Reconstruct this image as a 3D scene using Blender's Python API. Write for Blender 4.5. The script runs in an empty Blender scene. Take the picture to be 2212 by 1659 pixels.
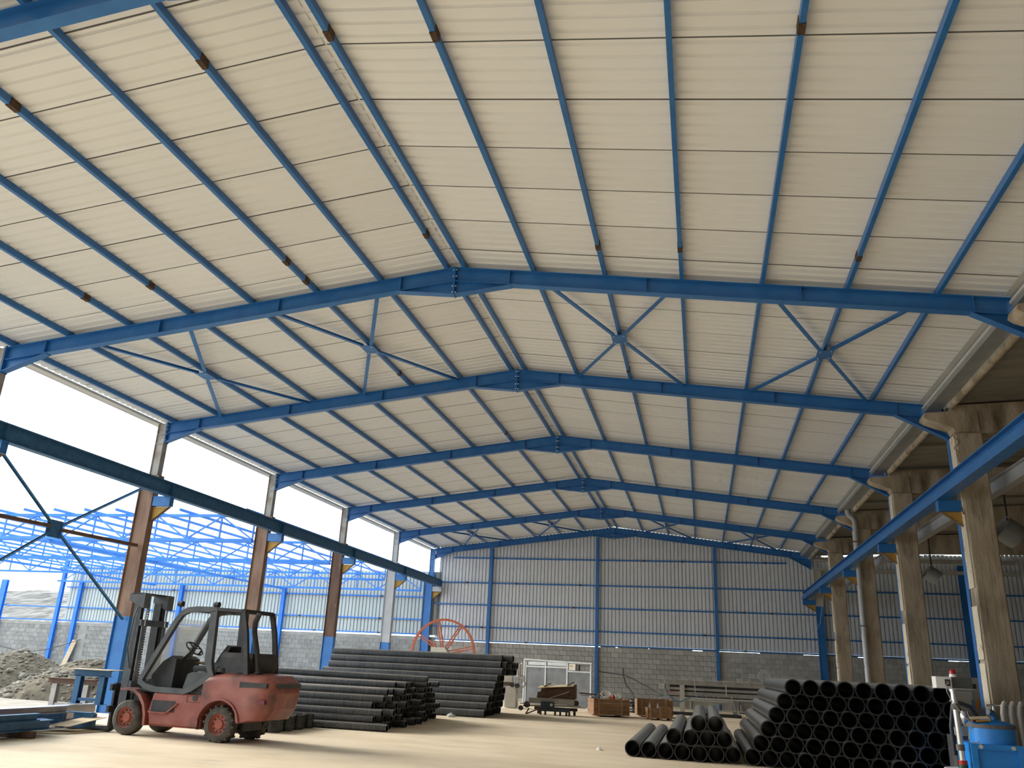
import bpy, math, random
from mathutils import Vector, Matrix
random.seed(7)
scene = bpy.context.scene
COL = scene.collection
PI = math.pi

# ------------------------------------------------------------------ camera
cam_d = bpy.data.cameras.new('camera'); cam = bpy.data.objects.new('camera', cam_d); COL.objects.link(cam)
YAW, PITCH, ROLL = math.radians(-13.273), math.radians(18.96), math.radians(2.673)
fwd = Vector((math.sin(YAW)*math.cos(PITCH), math.cos(YAW)*math.cos(PITCH), math.sin(PITCH)))
rgt = Vector((math.cos(YAW), -math.sin(YAW), 0)); upv = rgt.cross(fwd)
r2 = math.cos(ROLL)*rgt + math.sin(ROLL)*upv; u2 = -math.sin(ROLL)*rgt + math.cos(ROLL)*upv
cm = Matrix((r2, u2, -fwd)).transposed().to_4x4(); cm.translation = Vector((4.477, -13.769, 1.6))
cam.matrix_world = cm
cam_d.sensor_width = 36; cam_d.sensor_fit = 'HORIZONTAL'; cam_d.lens = 36*1765.0/2212; cam_d.clip_end = 600
scene.camera = cam

# ------------------------------------------------------------------ sky, sun, exposure
world = bpy.data.worlds.new('sky'); scene.world = world; world.use_nodes = True
wn = world.node_tree.nodes; bg = wn['Background']
bg.inputs[0].default_value = (0.82, 0.92, 1.0, 1); bg.inputs[1].default_value = 1.2
sun_d = bpy.data.lights.new('sun', 'SUN'); sun = bpy.data.objects.new('sun', sun_d); COL.objects.link(sun)
sun_d.energy = 2.9; sun_d.angle = math.radians(28); sun_d.color = (1.0, 0.93, 0.82)
sun.rotation_euler = Vector((-1.0, 0.20, 0.42)).to_track_quat('Z', 'Y').to_euler()
scene.view_settings.view_transform = 'Standard'; scene.view_settings.look = 'None'
scene.view_settings.gamma = 1; scene.view_settings.use_curve_mapping = False
scene.view_settings.exposure = 1.27

# ------------------------------------------------------------------ materials
def mk(name, c1, c2=None, scale=4.0, rough=0.6, metal=0.0, bump=0.0, stretch=(1, 1, 1), rnd=0.0, lo=0.35, hi=0.65, detail=6, bscale=None, c3=None, s3=1.0, lo3=.5, hi3=.7, emit=None, world_co=False, top_sheen=None):
    m = bpy.data.materials.new(name); m.use_nodes = True
    nt = m.node_tree; n = nt.nodes; L = nt.links; b = n['Principled BSDF']
    b.inputs['Roughness'].default_value = rough; b.inputs['Metallic'].default_value = metal
    b.inputs['Base Color'].default_value = (*c1, 1)
    tc = n.new('ShaderNodeTexCoord'); mp = n.new('ShaderNodeMapping'); mp.inputs['Scale'].default_value = stretch
    if world_co:
        g = n.new('ShaderNodeNewGeometry'); L.new(g.outputs['Position'], mp.inputs[0])
    else:
        L.new(tc.outputs['Object'], mp.inputs[0])
    out = None
    def noise(s, d):
        t = n.new('ShaderNodeTexNoise'); t.inputs['Scale'].default_value = s; t.inputs['Detail'].default_value = d
        L.new(mp.outputs[0], t.inputs['Vector']); return t
    if c2 is not None:
        t = noise(scale, detail); r = n.new('ShaderNodeValToRGB')
        r.color_ramp.elements[0].position = lo; r.color_ramp.elements[1].position = hi
        r.color_ramp.elements[0].color = (*c1, 1); r.color_ramp.elements[1].color = (*c2, 1)
        L.new(t.outputs[0], r.inputs[0]); out = r.outputs[0]
    if c3 is not None:
        t3 = noise(s3, 8); r3 = n.new('ShaderNodeValToRGB')
        r3.color_ramp.elements[0].position = lo3; r3.color_ramp.elements[1].position = hi3
        mx = n.new('ShaderNodeMixRGB'); L.new(t3.outputs[0], r3.inputs[0]); L.new(r3.outputs[0], mx.inputs[0])
        if out: L.new(out, mx.inputs[1])
        else: mx.inputs[1].default_value = (*c1, 1)
        mx.inputs[2].default_value = (*c3, 1); out = mx.outputs[0]
    if rnd > 0:
        oi = n.new('ShaderNodeObjectInfo'); ge = n.new('ShaderNodeNewGeometry')
        ad = n.new('ShaderNodeMath'); ad.operation = 'ADD'; L.new(oi.outputs['Random'], ad.inputs[0]); L.new(ge.outputs['Random Per Island'], ad.inputs[1])
        fr = n.new('ShaderNodeMath'); fr.operation = 'FRACT'; L.new(ad.outputs[0], fr.inputs[0])
        mr = n.new('ShaderNodeMapRange'); mr.inputs[3].default_value = 1-rnd; mr.inputs[4].default_value = 1+rnd
        L.new(fr.outputs[0], mr.inputs[0])
        hs = n.new('ShaderNodeHueSaturation'); L.new(mr.outputs[0], hs.inputs['Value'])
        if out: L.new(out, hs.inputs['Color'])
        else: hs.inputs['Color'].default_value = (*c1, 1)
        out = hs.outputs[0]
    if top_sheen:  # pale colour painted on up-facing faces, standing in for reflected light
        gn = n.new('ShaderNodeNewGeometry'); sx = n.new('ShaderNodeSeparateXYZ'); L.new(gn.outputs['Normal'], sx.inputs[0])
        dr = n.new('ShaderNodeMapRange'); dr.inputs[1].default_value = top_sheen[1]; dr.inputs[2].default_value = top_sheen[2]; dr.inputs[4].default_value = top_sheen[3]
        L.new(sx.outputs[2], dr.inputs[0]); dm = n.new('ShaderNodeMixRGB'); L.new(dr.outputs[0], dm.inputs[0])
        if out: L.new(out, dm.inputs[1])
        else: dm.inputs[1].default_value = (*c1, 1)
        dm.inputs[2].default_value = (*top_sheen[0], 1); out = dm.outputs[0]
    if out: L.new(out, b.inputs['Base Color'])
    if bump > 0:
        tb = noise(bscale or scale*3, 8); bp = n.new('ShaderNodeBump'); bp.inputs['Strength'].default_value = bump
        bp.inputs['Distance'].default_value = 0.02; L.new(tb.outputs[0], bp.inputs['Height']); L.new(bp.outputs[0], b.inputs['Normal'])
    if emit:
        b.inputs['Emission Color'].default_value = (*emit[0], 1); b.inputs['Emission Strength'].default_value = emit[1]
    return m
M = {}
M['blue'] = mk('blue_paint', (0.022, 0.150, 0.44), (0.03, 0.185, 0.50), 3, 0.38, bump=.03)
M['blue_dull'] = mk('blue_paint_dull', (0.03, 0.12, 0.26), (0.05, 0.17, 0.33), 6, 0.5)
M['blue_yard'] = mk('blue_paint_yard', (0.03, 0.19, 0.66), (0.04, 0.23, 0.72), 3, 0.45)
M['panel'] = mk('white_roof_sheet', (0.86, 0.87, 0.86), (0.89, 0.90, 0.89), 0.8, 0.42, rnd=.025)
M['deck'] = mk('roof_top_sheet', (0.10, 0.10, 0.10))
M['gable'] = mk('grey_wall_sheet', (0.74, 0.77, 0.80), (0.80, 0.82, 0.84), 1.2, 0.33, rnd=.03)
M['yardsheet'] = mk('pale_wall_sheet', (0.50, 0.55, 0.53), (0.55, 0.60, 0.58), 1.2, 0.45, rnd=.03)
M['floor'] = mk('dusty_concrete', (0.64, 0.53, 0.38), (0.76, 0.655, 0.495), 0.55, 0.8, bump=.12, bscale=9, stretch=(1, 2.2, 1), c3=(0.46, 0.41, 0.34), s3=0.9, lo3=.58, hi3=.80)
M['dirt'] = mk('dirt', (0.27, 0.24, 0.19), (0.35, 0.315, 0.26), 1.5, 0.95, bump=.6, bscale=12)
M['mound'] = mk('mound_dirt', (0.075, 0.06, 0.04), (0.145, 0.12, 0.082), 4, 0.95, bump=.8, bscale=18)
M['stone'] = mk('stone', (0.12, 0.105, 0.08), (0.23, 0.205, 0.16), 6, 0.85, rnd=.25)
M['hill'] = mk('hill_rock', (0.14, 0.135, 0.125), (0.25, 0.24, 0.225), 0.5, 0.95, bump=1.0, bscale=2.5, stretch=(.6, .6, 2.2))
M['block'] = mk('concrete_block', (0.42, 0.405, 0.365), (0.51, 0.495, 0.455), 5, 0.9, bump=.2, bscale=40, rnd=.13)
M['mortar'] = mk('mortar', (0.20, 0.19, 0.17), (0.27, 0.26, 0.24), 6, 0.95)
M['beamcap'] = mk('pale_concrete', (0.30, 0.29, 0.265), (0.37, 0.36, 0.33), 3, 0.9)
M['conc'] = mk('old_concrete', (0.38, 0.305, 0.21), (0.54, 0.455, 0.34), 1.6, 0.9, bump=.7, bscale=14, stretch=(2, 2, .6), c3=(0.15, 0.11, 0.07), s3=1.1, lo3=.50, hi3=.72)
M['slab'] = mk('dark_slab', (0.22, 0.21, 0.175), (0.33, 0.305, 0.25), 1.2, 0.9, bump=.3, stretch=(.5, 2, 2))
M['rust'] = mk('rusty_steel', (0.21, 0.115, 0.075), (0.30, 0.19, 0.13), 2.5, 0.75, stretch=(1.2, 1.2, .5), c3=(.15, .095, .07), s3=2, lo3=.5, hi3=.7)
M['rustdark'] = mk('dark_rusty_steel', (0.12, 0.065, 0.045), (0.17, 0.10, 0.07), 2.5, 0.75, stretch=(3, 3, .6), c3=(.26, .22, .20), s3=5, lo3=.64, hi3=.7)
M['primer'] = mk('primer_steel', (0.36, 0.33, 0.29), (0.43, 0.40, 0.36), 3, 0.6, c3=(.24, .16, .11), s3=2, lo3=.55, hi3=.75)
M['greysteel'] = mk('grey_steel', (0.44, 0.45, 0.46), (0.50, 0.51, 0.52), 3, 0.5)
M['splice'] = mk('rust_splice', (0.05, 0.028, 0.016), (0.11, 0.062, 0.035), 20, 0.85)
M['bolt'] = mk('zinc_bolt', (0.75, 0.76, 0.78), rough=.3, metal=.7)
M['yellow'] = mk('ochre_plate', (0.55, 0.32, 0.05), (0.45, 0.25, 0.05), 4, 0.6)
M['gutter'] = mk('galvanised_gutter', (0.30, 0.32, 0.32), (0.36, 0.38, 0.38), 2, 0.45, metal=.3)
M['flash'] = mk('pale_flashing', (0.62, 0.62, 0.58), (0.68, 0.67, 0.62), 2, 0.5)
M['ivory'] = mk('ivory_steel', (0.50, 0.47, 0.40), (0.56, 0.53, 0.45), 3, 0.6)
M['corr'] = mk('black_corrugated_plastic', (0.075, 0.08, 0.088), (0.115, 0.118, 0.122), 2, 0.36, rnd=.25, top_sheen=((.50, .47, .42), .55, .98, .85))  # pale tops are a painted highlight, as if lit from above
M['pe'] = mk('black_smooth_plastic', (0.012, 0.016, 0.018), (0.026, 0.031, 0.033), 3, 0.20, rnd=.25, top_sheen=((.34, .335, .32), .45, 1.0, .65))  # grey tops paint in the sheen of the bright surroundings
M['red'] = mk('faded_red_paint', (0.28, 0.075, 0.055), (0.36, 0.125, 0.095), 3, 0.5, c3=(0.075, 0.045, 0.04), s3=1.7, lo3=.50, hi3=.68)
M['redrim'] = mk('red_rim', (0.40, 0.10, 0.055), (0.30, 0.09, 0.06), 9, 0.6)
M['tyre'] = mk('dusty_rubber', (0.055, 0.05, 0.045), (0.115, 0.10, 0.085), 9, 0.9, bump=.25, bscale=30)
M['char'] = mk('charcoal_paint', (0.06, 0.066, 0.072), (0.095, 0.10, 0.105), 4, 0.55)
M['black'] = mk('black_steel', (0.018, 0.019, 0.02), (0.04, 0.038, 0.036), 6, 0.55)
M['maststeel'] = mk('mast_steel', (0.05, 0.055, 0.06), (0.085, 0.088, 0.09), 5, 0.45, metal=.3)
M['chrome'] = mk('polished_steel', (0.75, 0.76, 0.77), rough=.22, metal=1.0)
M['seat'] = mk('black_vinyl', (0.02, 0.02, 0.022), (0.035, 0.035, 0.036), 8, 0.5)
M['rag'] = mk('olive_cloth', (0.22, 0.17, 0.08), (0.30, 0.24, 0.13), 12, 0.95, bump=.5)
M['glass'] = mk('dusty_glass', (0.8, 0.85, 0.85), rough=.08)
_b = M['glass'].node_tree.nodes['Principled BSDF']; _b.inputs['Alpha'].default_value = .38
M['wood'] = mk('crate_wood', (0.19, 0.095, 0.042), (0.31, 0.17, 0.08), 3, 0.75, stretch=(1, 1, 9), rnd=.05)
M['woodpale'] = mk('pale_board', (0.52, 0.41, 0.27), (0.62, 0.50, 0.34), 3, 0.8, stretch=(1, 6, 6), rnd=.06)
M['wooddark'] = mk('dark_crate_wood', (0.085, 0.05, 0.032), (0.15, 0.09, 0.055), 3, 0.8, stretch=(1, 1, 7), rnd=.1)
M['orange'] = mk('orange_paint', (0.55, 0.13, 0.055), (0.62, 0.17, 0.075), 4, 0.5)
M['cream'] = mk('cream_paint', (0.62, 0.58, 0.48), (0.68, 0.64, 0.54), 4, 0.6)
M['greysheet'] = mk('grey_board', (0.10, 0.107, 0.112), (0.16, 0.165, 0.168), 2, 0.6)
M['lightgrey'] = mk('light_grey_paint', (0.50, 0.52, 0.52), (0.58, 0.60, 0.60), 5, 0.5)
M['machine'] = mk('machine_grey', (0.33, 0.31, 0.27), (0.42, 0.39, 0.34), 3, 0.7)
M['machinelight'] = mk('machine_pale', (0.52, 0.50, 0.44), (0.60, 0.57, 0.50), 3, 0.6)
M['steelbeam'] = mk('shiny_mill_steel', (0.42, 0.40, 0.42), (0.55, 0.52, 0.52), 3, 0.3, metal=.6)
M['white'] = mk('white_paint', (0.82, 0.82, 0.80), rough=.4)
M['redplastic'] = mk('red_plastic', (0.45, 0.02, 0.02), rough=.25)
M['green'] = mk('green_plastic', (0.015, 0.07, 0.05), rough=.4)
M['bluebright'] = mk('bright_blue_paint', (0.02, 0.24, 0.72), (0.03, 0.28, 0.78), 4, 0.35)
M['navy'] = mk('navy_steel', (0.012, 0.022, 0.04), (0.03, 0.045, 0.07), 4, 0.5)
M['plaster'] = mk('pale_render', (0.72, 0.63, 0.47), (0.80, 0.72, 0.57), 3, 0.9, bump=.4, bscale=12, c3=(.50, .42, .31), s3=5, lo3=.58, hi3=.72)
M['pe_inner'] = mk('black_pipe_bore', (0.010, 0.012, 0.014), rough=.35)
M['woodmid'] = mk('batten_wood', (0.27, 0.155, 0.075), (0.38, 0.235, 0.125), 4, 0.75, stretch=(1, 1, 6))
M['block_yard'] = mk('dimmed_yard_block', (0.255, 0.25, 0.235), (0.325, 0.32, 0.30), 5, 0.9, bump=.2, bscale=40, rnd=.13)  # same blocks as the hall, colour darkened to offset bright yard light
M['hose'] = mk('dark_hose', (0.03, 0.035, 0.045), rough=.5)
M['bluehose'] = mk('blue_hose', (0.10, 0.20, 0.32), rough=.5)
M['cable'] = mk('grey_cable', (0.45, 0.44, 0.42), rough=.6)
M['whiteplastic'] = mk('white_plastic', (0.78, 0.76, 0.72), rough=.4)
M['tape'] = mk('dark_tape', (0.10, 0.09, 0.085), (0.16, 0.14, 0.13), 8, .7)
M['poly'] = mk('clear_film', (0.62, 0.62, 0.6), rough=.35)
M['orangelabel'] = mk('orange_label', (0.75, 0.25, 0.03), rough=.5)
M['bluelabel'] = mk('blue_label', (0.12, 0.30, 0.48), rough=.5)
M['tail'] = mk('tail_lamp', (0.16, 0.02, 0.03), rough=.3)

# ------------------------------------------------------------------ mesh helpers
class MB:
    def __init__(s): s.v = []; s.f = []
    def add(s, vs, fs):
        o = len(s.v); s.v += [tuple(p) for p in vs]; s.f += [[i+o for i in q] for q in fs]; return s
    def box(s, x0, x1, y0, y1, z0, z1):
        return s.add([(x0, y0, z0), (x1, y0, z0), (x1, y1, z0), (x0, y1, z0), (x0, y0, z1), (x1, y0, z1), (x1, y1, z1), (x0, y1, z1)],
                     [(3, 2, 1, 0), (4, 5, 6, 7), (0, 1, 5, 4), (1, 2, 6, 5), (2, 3, 7, 6), (3, 0, 4, 7)])
    def bar(s, p0, p1, w, h, up=(0, 0, 1)):
        p0 = Vector(p0); p1 = Vector(p1); d = (p1-p0).normalized(); u = Vector(up)
        if abs(d.dot(u)) > .99: u = Vector((1, 0, 0)) if abs(d.x) < .9 else Vector((0, 1, 0))
        sd = d.cross(u).normalized(); u = sd.cross(d)
        vs = []
        for p in (p0, p1):
            for a, b in ((-1, -1), (1, -1), (1, 1), (-1, 1)): vs.append(p + sd*(a*w/2) + u*(b*h/2))
        return s.add(vs, [(0, 1, 2, 3), (7, 6, 5, 4), (0, 4, 5, 1), (1, 5, 6, 2), (2, 6, 7, 3), (3, 7, 4, 0)])
    def ibeam(s, p0, p1, b, h, tf=.014, tw=.01, up=(0, 0, 1)):
        p0 = Vector(p0); p1 = Vector(p1); d = (p1-p0).normalized(); u = Vector(up)
        if abs(d.dot(u)) > .99: u = Vector((1, 0, 0))
        sd = d.cross(u).normalized(); u = sd.cross(d)
        s.bar(p0+u*(h/2-tf/2), p1+u*(h/2-tf/2), b, tf, u); s.bar(p0-u*(h/2-tf/2), p1-u*(h/2-tf/2), b, tf, u)
        s.bar(p0, p1, tw, h-2*tf, u); return s
    def tube(s, p0, p1, r, n=12, r1=None, caps=True):
        p0 = Vector(p0); p1 = Vector(p1); d = (p1-p0).normalized(); a = d.orthogonal().normalized(); b = d.cross(a)
        r1 = r if r1 is None else r1; vs = []
        for p, q in ((p0, r), (p1, r1)):
            for i in range(n): t = 2*PI*i/n; vs.append(p + a*(q*math.cos(t)) + b*(q*math.sin(t)))
        fs = [(i, (i+1) % n, n+(i+1) % n, n+i) for i in range(n)]
        if caps: fs += [list(range(n))[::-1], list(range(n, 2*n))]
        return s.add(vs, fs)
    def path(s, pts, r, n=8):
        pts = [Vector(p) for p in pts]; a = None; vs = []; k = len(pts)
        for i, p in enumerate(pts):
            d = (pts[min(i+1, k-1)]-pts[max(i-1, 0)]).normalized()
            if a is None: a = d.orthogonal().normalized()
            a = (a - d*a.dot(d)).normalized(); b = d.cross(a)
            for j in range(n): t = 2*PI*j/n; vs.append(p + a*(r*math.cos(t)) + b*(r*math.sin(t)))
        fs = [(i*n+j, i*n+(j+1) % n, (i+1)*n+(j+1) % n, (i+1)*n+j) for i in range(k-1) for j in range(n)]
        fs += [list(range(n))[::-1], list(range((k-1)*n, k*n))]
        return s.add(vs, fs)
    def rev(s, prof, c=(0, 0, 0), axis='z', n=20, closed=True):
        # prof: list of (radius, along axis); closed profile loop
        vs = []; k = len(prof); c = Vector(c)
        for r, t in prof:
            for i in range(n):
                q = 2*PI*i/n; a, b = r*math.cos(q), r*math.sin(q)
                vs.append(c + Vector({'z': (a, b, t), 'y': (a, t, b), 'x': (t, a, b)}[axis]))
        fs = []
        for j in range(k if closed else k-1):
            j2 = (j+1) % k
            for i in range(n): fs.append((j*n+i, j*n+(i+1) % n, j2*n+(i+1) % n, j2*n+i))
        return s.add(vs, fs)
    def prism(s, poly, axis, a0, a1):
        k = len(poly); mp = {'x': lambda p, a: (a, p[0], p[1]), 'y': lambda p, a: (p[0], a, p[1]), 'z': lambda p, a: (p[0], p[1], a)}[axis]
        vs = [mp(p, a0) for p in poly] + [mp(p, a1) for p in poly]
        fs = [list(range(k)), list(range(2*k-1, k-1, -1))] + [(i, i+k, (i+1) % k+k, (i+1) % k) for i in range(k)]
        return s.add(vs, fs)
    def ring(s, o, i_, axis, a0, a1):
        k = len(o); mp = {'x': lambda p, a: (a, p[0], p[1]), 'y': lambda p, a: (p[0], a, p[1]), 'z': lambda p, a: (p[0], p[1], a)}[axis]
        vs = [mp(p, a) for a in (a0, a1) for q in (o, i_) for p in q]; fs = []
        for j in range(k):
            j2 = (j+1) % k
            fs += [(j, j2, k+j2, k+j), (2*k+j, 3*k+j, 3*k+j2, 2*k+j2), (j, 2*k+j, 2*k+j2, j2), (k+j, k+j2, 3*k+j2, 3*k+j)]
        return s.add(vs, fs)
    def loft(s, secs, caps=True):
        k = len(secs[0]); vs = [p for q in secs for p in q]; fs = []
        for a in range(len(secs)-1):
            for j in range(k): fs.append((a*k+j, a*k+(j+1) % k, (a+1)*k+(j+1) % k, (a+1)*k+j))
        if caps: fs += [list(range(k))[::-1], list(range((len(secs)-1)*k, len(secs)*k))]
        return s.add(vs, fs)
    def mesh(s, name, mat, smooth=False, off=None):
        import bmesh
        vs = s.v if off is None else [(p[0]-off[0], p[1]-off[1], p[2]-off[2]) for p in s.v]
        me = bpy.data.meshes.new(name); me.from_pydata(vs, [], s.f)
        bm = bmesh.new(); bm.from_mesh(me); bmesh.ops.recalc_face_normals(bm, faces=bm.faces)
        if smooth:
            for f in bm.faces: f.smooth = True
            for e in bm.edges:
                if len(e.link_faces) == 2 and e.calc_face_angle(0) > math.radians(40): e.smooth = False
        bm.to_mesh(me); bm.free()
        me.materials.append(M[mat]); me.update(); return me
    def build(s, name, mat, parent=None, smooth=False, local=False):
        off = None
        if parent is not None and not local: off = wloc(parent)
        return inst(name, s.mesh(name, mat, smooth, off), parent)
def wloc(o):
    l = o.location.copy()
    while o.parent: o = o.parent; l = l + o.location
    return l
def inst(name, me, parent=None, loc=None, rot=None):
    o = bpy.data.objects.new(name, me); COL.objects.link(o); o.parent = parent
    if loc is not None: o.location = loc
    if rot is not None: o.rotation_euler = rot
    return o
def tag(o, label, cat, group=None):
    o['label'] = label; o['category'] = cat
    if group: o['group'] = group
    return o
def thing(name, label, cat, loc=(0, 0, 0), rz=0, group=None):
    o = bpy.data.objects.new(name, None); COL.objects.link(o); o.location = loc; o.rotation_euler = (0, 0, rz)
    o.empty_display_size = .2
    return tag(o, label, cat, group)
def struct(o): o['kind'] = 'structure'; return o
ORD = ['first', 'second', 'third', 'fourth', 'fifth', 'sixth', 'seventh', 'eighth', 'ninth', 'tenth', 'eleventh', 'twelfth', 'thirteenth', 'fourteenth', 'fifteenth', 'sixteenth', 'seventeenth', 'eighteenth', 'nineteenth']

# ------------------------------------------------------------------ hall dimensions
ZR, ZE = 8.889, 7.633; SL = (ZR-ZE)/10.0
def ztop(x): return ZR - SL*abs(x)                      # top of the rafters
FY = [30.93, 24.976, 18.588, 12.224, 5.81, 0.0, -7.68, -14.1, -20.5, -26.9]   # portal frames, gable end first
YB, YF = 31.25, -29.5                                   # gable plane, rear end of the hall
HX = 24.0                                               # far side of the concrete annexe

# ------------------------------------------------------------------ ground and floor
struct(MB().box(-10.75, HX+.3, YF, YB+.3, -.25, 0).build('floor', 'floor'))
struct(MB().box(-95, -10.76, YF-20, YB+.3, -.4, -.03).build('yard_ground', 'dirt'))

# ------------------------------------------------------------------ roof
roof = struct(thing('ceiling', 'white ribbed sheet roof of the hall', 'ceiling', (0, 0, ZR)))
del roof['category']; 
PU = .115                                               # purlin height
def roof_panel_mesh(name, side, x_end, w=1.09):
    n = 5; p = w/n; prof = [(0.013, 0)]
    for i in range(n):
        a = i*p; prof += [(a+.12*p, 0), (a+.20*p, .036), (a+.44*p, .036), (a+.52*p, 0)]
    prof += [(w-.013, 0), (w-.013, .05), (.013, .05)]
    s0 = [(side*.015, y, PU+z) for y, z in prof]
    s1 = [(side*x_end, y, PU+z-SL*x_end) for y, z in prof]
    return MB().loft([s0, s1]).mesh(name, 'panel')
def seal_mesh(side, x_end):
    rr = random.Random(side*7); n = 24; secs = []
    for i in range(n+1):
        x = .02+(x_end-.06)*i/n; w = .007+rr.uniform(.0, .007); z = PU+.003-SL*x
        secs.append([(side*x, -w, z), (side*x, w, z), (side*x, w, z+.04), (side*x, -w, z+.04)])
    return MB().loft(secs).mesh('joint_seal', 'deck')
pm_r = roof_panel_mesh('roof_panel', 1, 9.78); pm_l = roof_panel_mesh('roof_panel', -1, 10.36)
seal = {pm_r: seal_mesh(1, 9.78), pm_l: seal_mesh(-1, 10.36)}
y = -6.067 - 1.0915*21
while y < YB-.4:
    for me in (pm_r, pm_l):
        o = inst('roof_panel', me, roof, (0, y, random.uniform(-.004, .004)))
        inst('joint_seal', seal[me], roof, (0, y, 0))
    y += 1.0915
yend = y
d = MB()
for sgn, xe in ((1, 9.82), (-1, 10.40)):
    z0 = PU+.052; a = [(0, YF, ZR+z0), (0, YB+.4, ZR+z0), (sgn*xe, YB+.4, ZR+z0-SL*xe), (sgn*xe, YF, ZR+z0-SL*xe)]
    d.loft([a, [(p[0], p[1], p[2]+.03) for p in a]])
d.build('roof_deck', 'deck', roof)
# ridge flashing under the joint, in short overlapping lengths
y = YF+.5
while y < YB-.5:
    f = MB()
    for sg in (-1, 1):
        f.loft([[(0, y, ZR+PU+.024), (0, y+2.1, ZR+PU+.024), (0, y+2.1, ZR+PU+.03), (0, y, ZR+PU+.03)],
                [(sg*.10, y, ZR+PU+.010), (sg*.10, y+2.1, ZR+PU+.010), (sg*.10, y+2.1, ZR+PU+.016), (sg*.10, y, ZR+PU+.016)]])
    f.build('ridge_flashing', 'panel', roof); y += 2.13
# eave strip above the open side
MB().box(-10.50, -10.26, YF, YB, 7.585, 7.65).box(-10.52, -10.49, YF, YB, 7.58, 7.74).build('eave_flashing', 'flash', roof)

# purlins
PX = [.18, 1.555, 2.915, 4.315, 5.715, 7.12, 8.545, 9.90]
SPL = {(1, 0): [-6.34], (-1, 1): [-6.32], (1, 1): [-6.29], (-1, 3): [-6.34], (-1, 2): [-1.32, -.5], (-1, 0): [-1.36], (1, 2): [-1.14],
       (1, 3): [-1.2], (1, 4): [-6.29], (-1, 5): [-1.36], (-1, 4): [-1.36], (1, 5): [-1.17]}
for sg, where in ((-1, 'yard'), (1, 'concrete annexe')):
    for i, x in enumerate(PX):
        if sg == 1 and i == 7: continue
        zt = ztop(x)
        t = thing('roof_purlin', 'long blue steel purlin under the roof, %s from the ridge on the %s side' % (ORD[i], where), 'purlin', (sg*x, 0, zt), group='roof purlins')
        b = MB(); w = .066
        b.bar((sg*x, YF, zt+PU/2), (sg*x, YB-.1, zt+PU/2), w, PU-.004, (-sg*SL*-1*0, 0, 1))
        b.build('rail', 'blue', t)
        for ys in SPL.get((sg, i), []):
            MB().bar((sg*x, ys-.085, zt+PU/2-.004), (sg*x, ys+.085, zt+PU/2-.004), w+.014, PU+.006).build('rust_splice', 'splice', t)
        if i in (1, 2, 4, 6):
            for ys in (-1.3+6.2*random.randint(1, 4)+random.uniform(-.3, .3),):
                MB().bar((sg*x, ys-.07, zt+PU/2-.004), (sg*x, ys+.07, zt+PU/2-.004), w+.012, PU+.004).build('rust_splice', 'splice', t)

# ------------------------------------------------------------------ portal frames
def rafter(sg):
    b = MB(); h = .30
    p0 = Vector((0, 0, ZR)); p1 = Vector((sg*10.02, 0, ztop(10.02)))
    dn = Vector((-sg*SL, 0, -1)).normalized()
    b.ibeam(p0+dn*h/2, p1+dn*h/2, .17, h, .014, .011, -dn)
    return b
def haunch(kind, sg=1):
    b = MB(); y0, y1 = -.0055, .0055; h = .30
    if kind == 'ridge':
        poly = [(-1.1, ztop(1.1)-h), (0, ZR-h), (1.1, ztop(1.1)-h), (0, 8.325)]
        b.prism(poly, 'y', y0, y1)
        for s_ in (-1, 1): b.bar((s_*1.13, 0, ztop(1.13)-h-.006), (0, 0, 8.318), .17, .014)
        b.box(-.014, .014, -.09, .09, 8.30, ZR+.005)
    else:
        zb = 7.08 if sg < 0 else 6.885
        b.prism([(sg*9.05, ztop(9.05)-h), (sg*10.02, ztop(10.02)-h), (sg*10.02, zb)], 'y', y0, y1)
        b.bar((sg*9.0, 0, ztop(9.0)-h-.006), (sg*10.03, 0, zb-.006), .17, .014)
        b.box(min(sg*10.02, sg*10.045), max(sg*10.02, sg*10.045), -.095, .095, zb-.03, ztop(10)+.02)
    return b
me_raf = {s: rafter(s).mesh('rafter', 'blue') for s in (-1, 1)}
me_hr = haunch('ridge').mesh('ridge_haunch', 'blue'); me_he = {s: haunch('eave', s).mesh('eave_haunch', 'blue') for s in (-1, 1)}
def stiff(x): 
    b = MB(); zt = ztop(x)
    for s in (-1, 1): b.box(x-.006, x+.006, min(s*.006, s*.083), max(s*.006, s*.083), zt-.288, zt-.012)
    return b.mesh('stiffener', 'blue')
me_st = [stiff(s*x) for s in (-1, 1) for x in (1.1, 3.68, 6.35, 9.05)]
bm_ = MB(); bm_.tube((-.02, 0, 0), (.02, 0, 0), .017, 6); me_bolt_y = MB().tube((-.045, 0, 0), (.045, 0, 0), .017, 6).mesh('bolt', 'bolt')
me_bolt_x = me_bolt_y
shaft_mat = {0: 'blue', 1: 'greysteel', 2: 'rustdark', 3: 'rust', 4: 'rust'}
FRAME_LABEL = ['blue steel portal frame standing right against the gable wall'] + ['blue steel portal frame, %s one out from the gable wall' % ORD[i] for i in range(9)]
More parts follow.
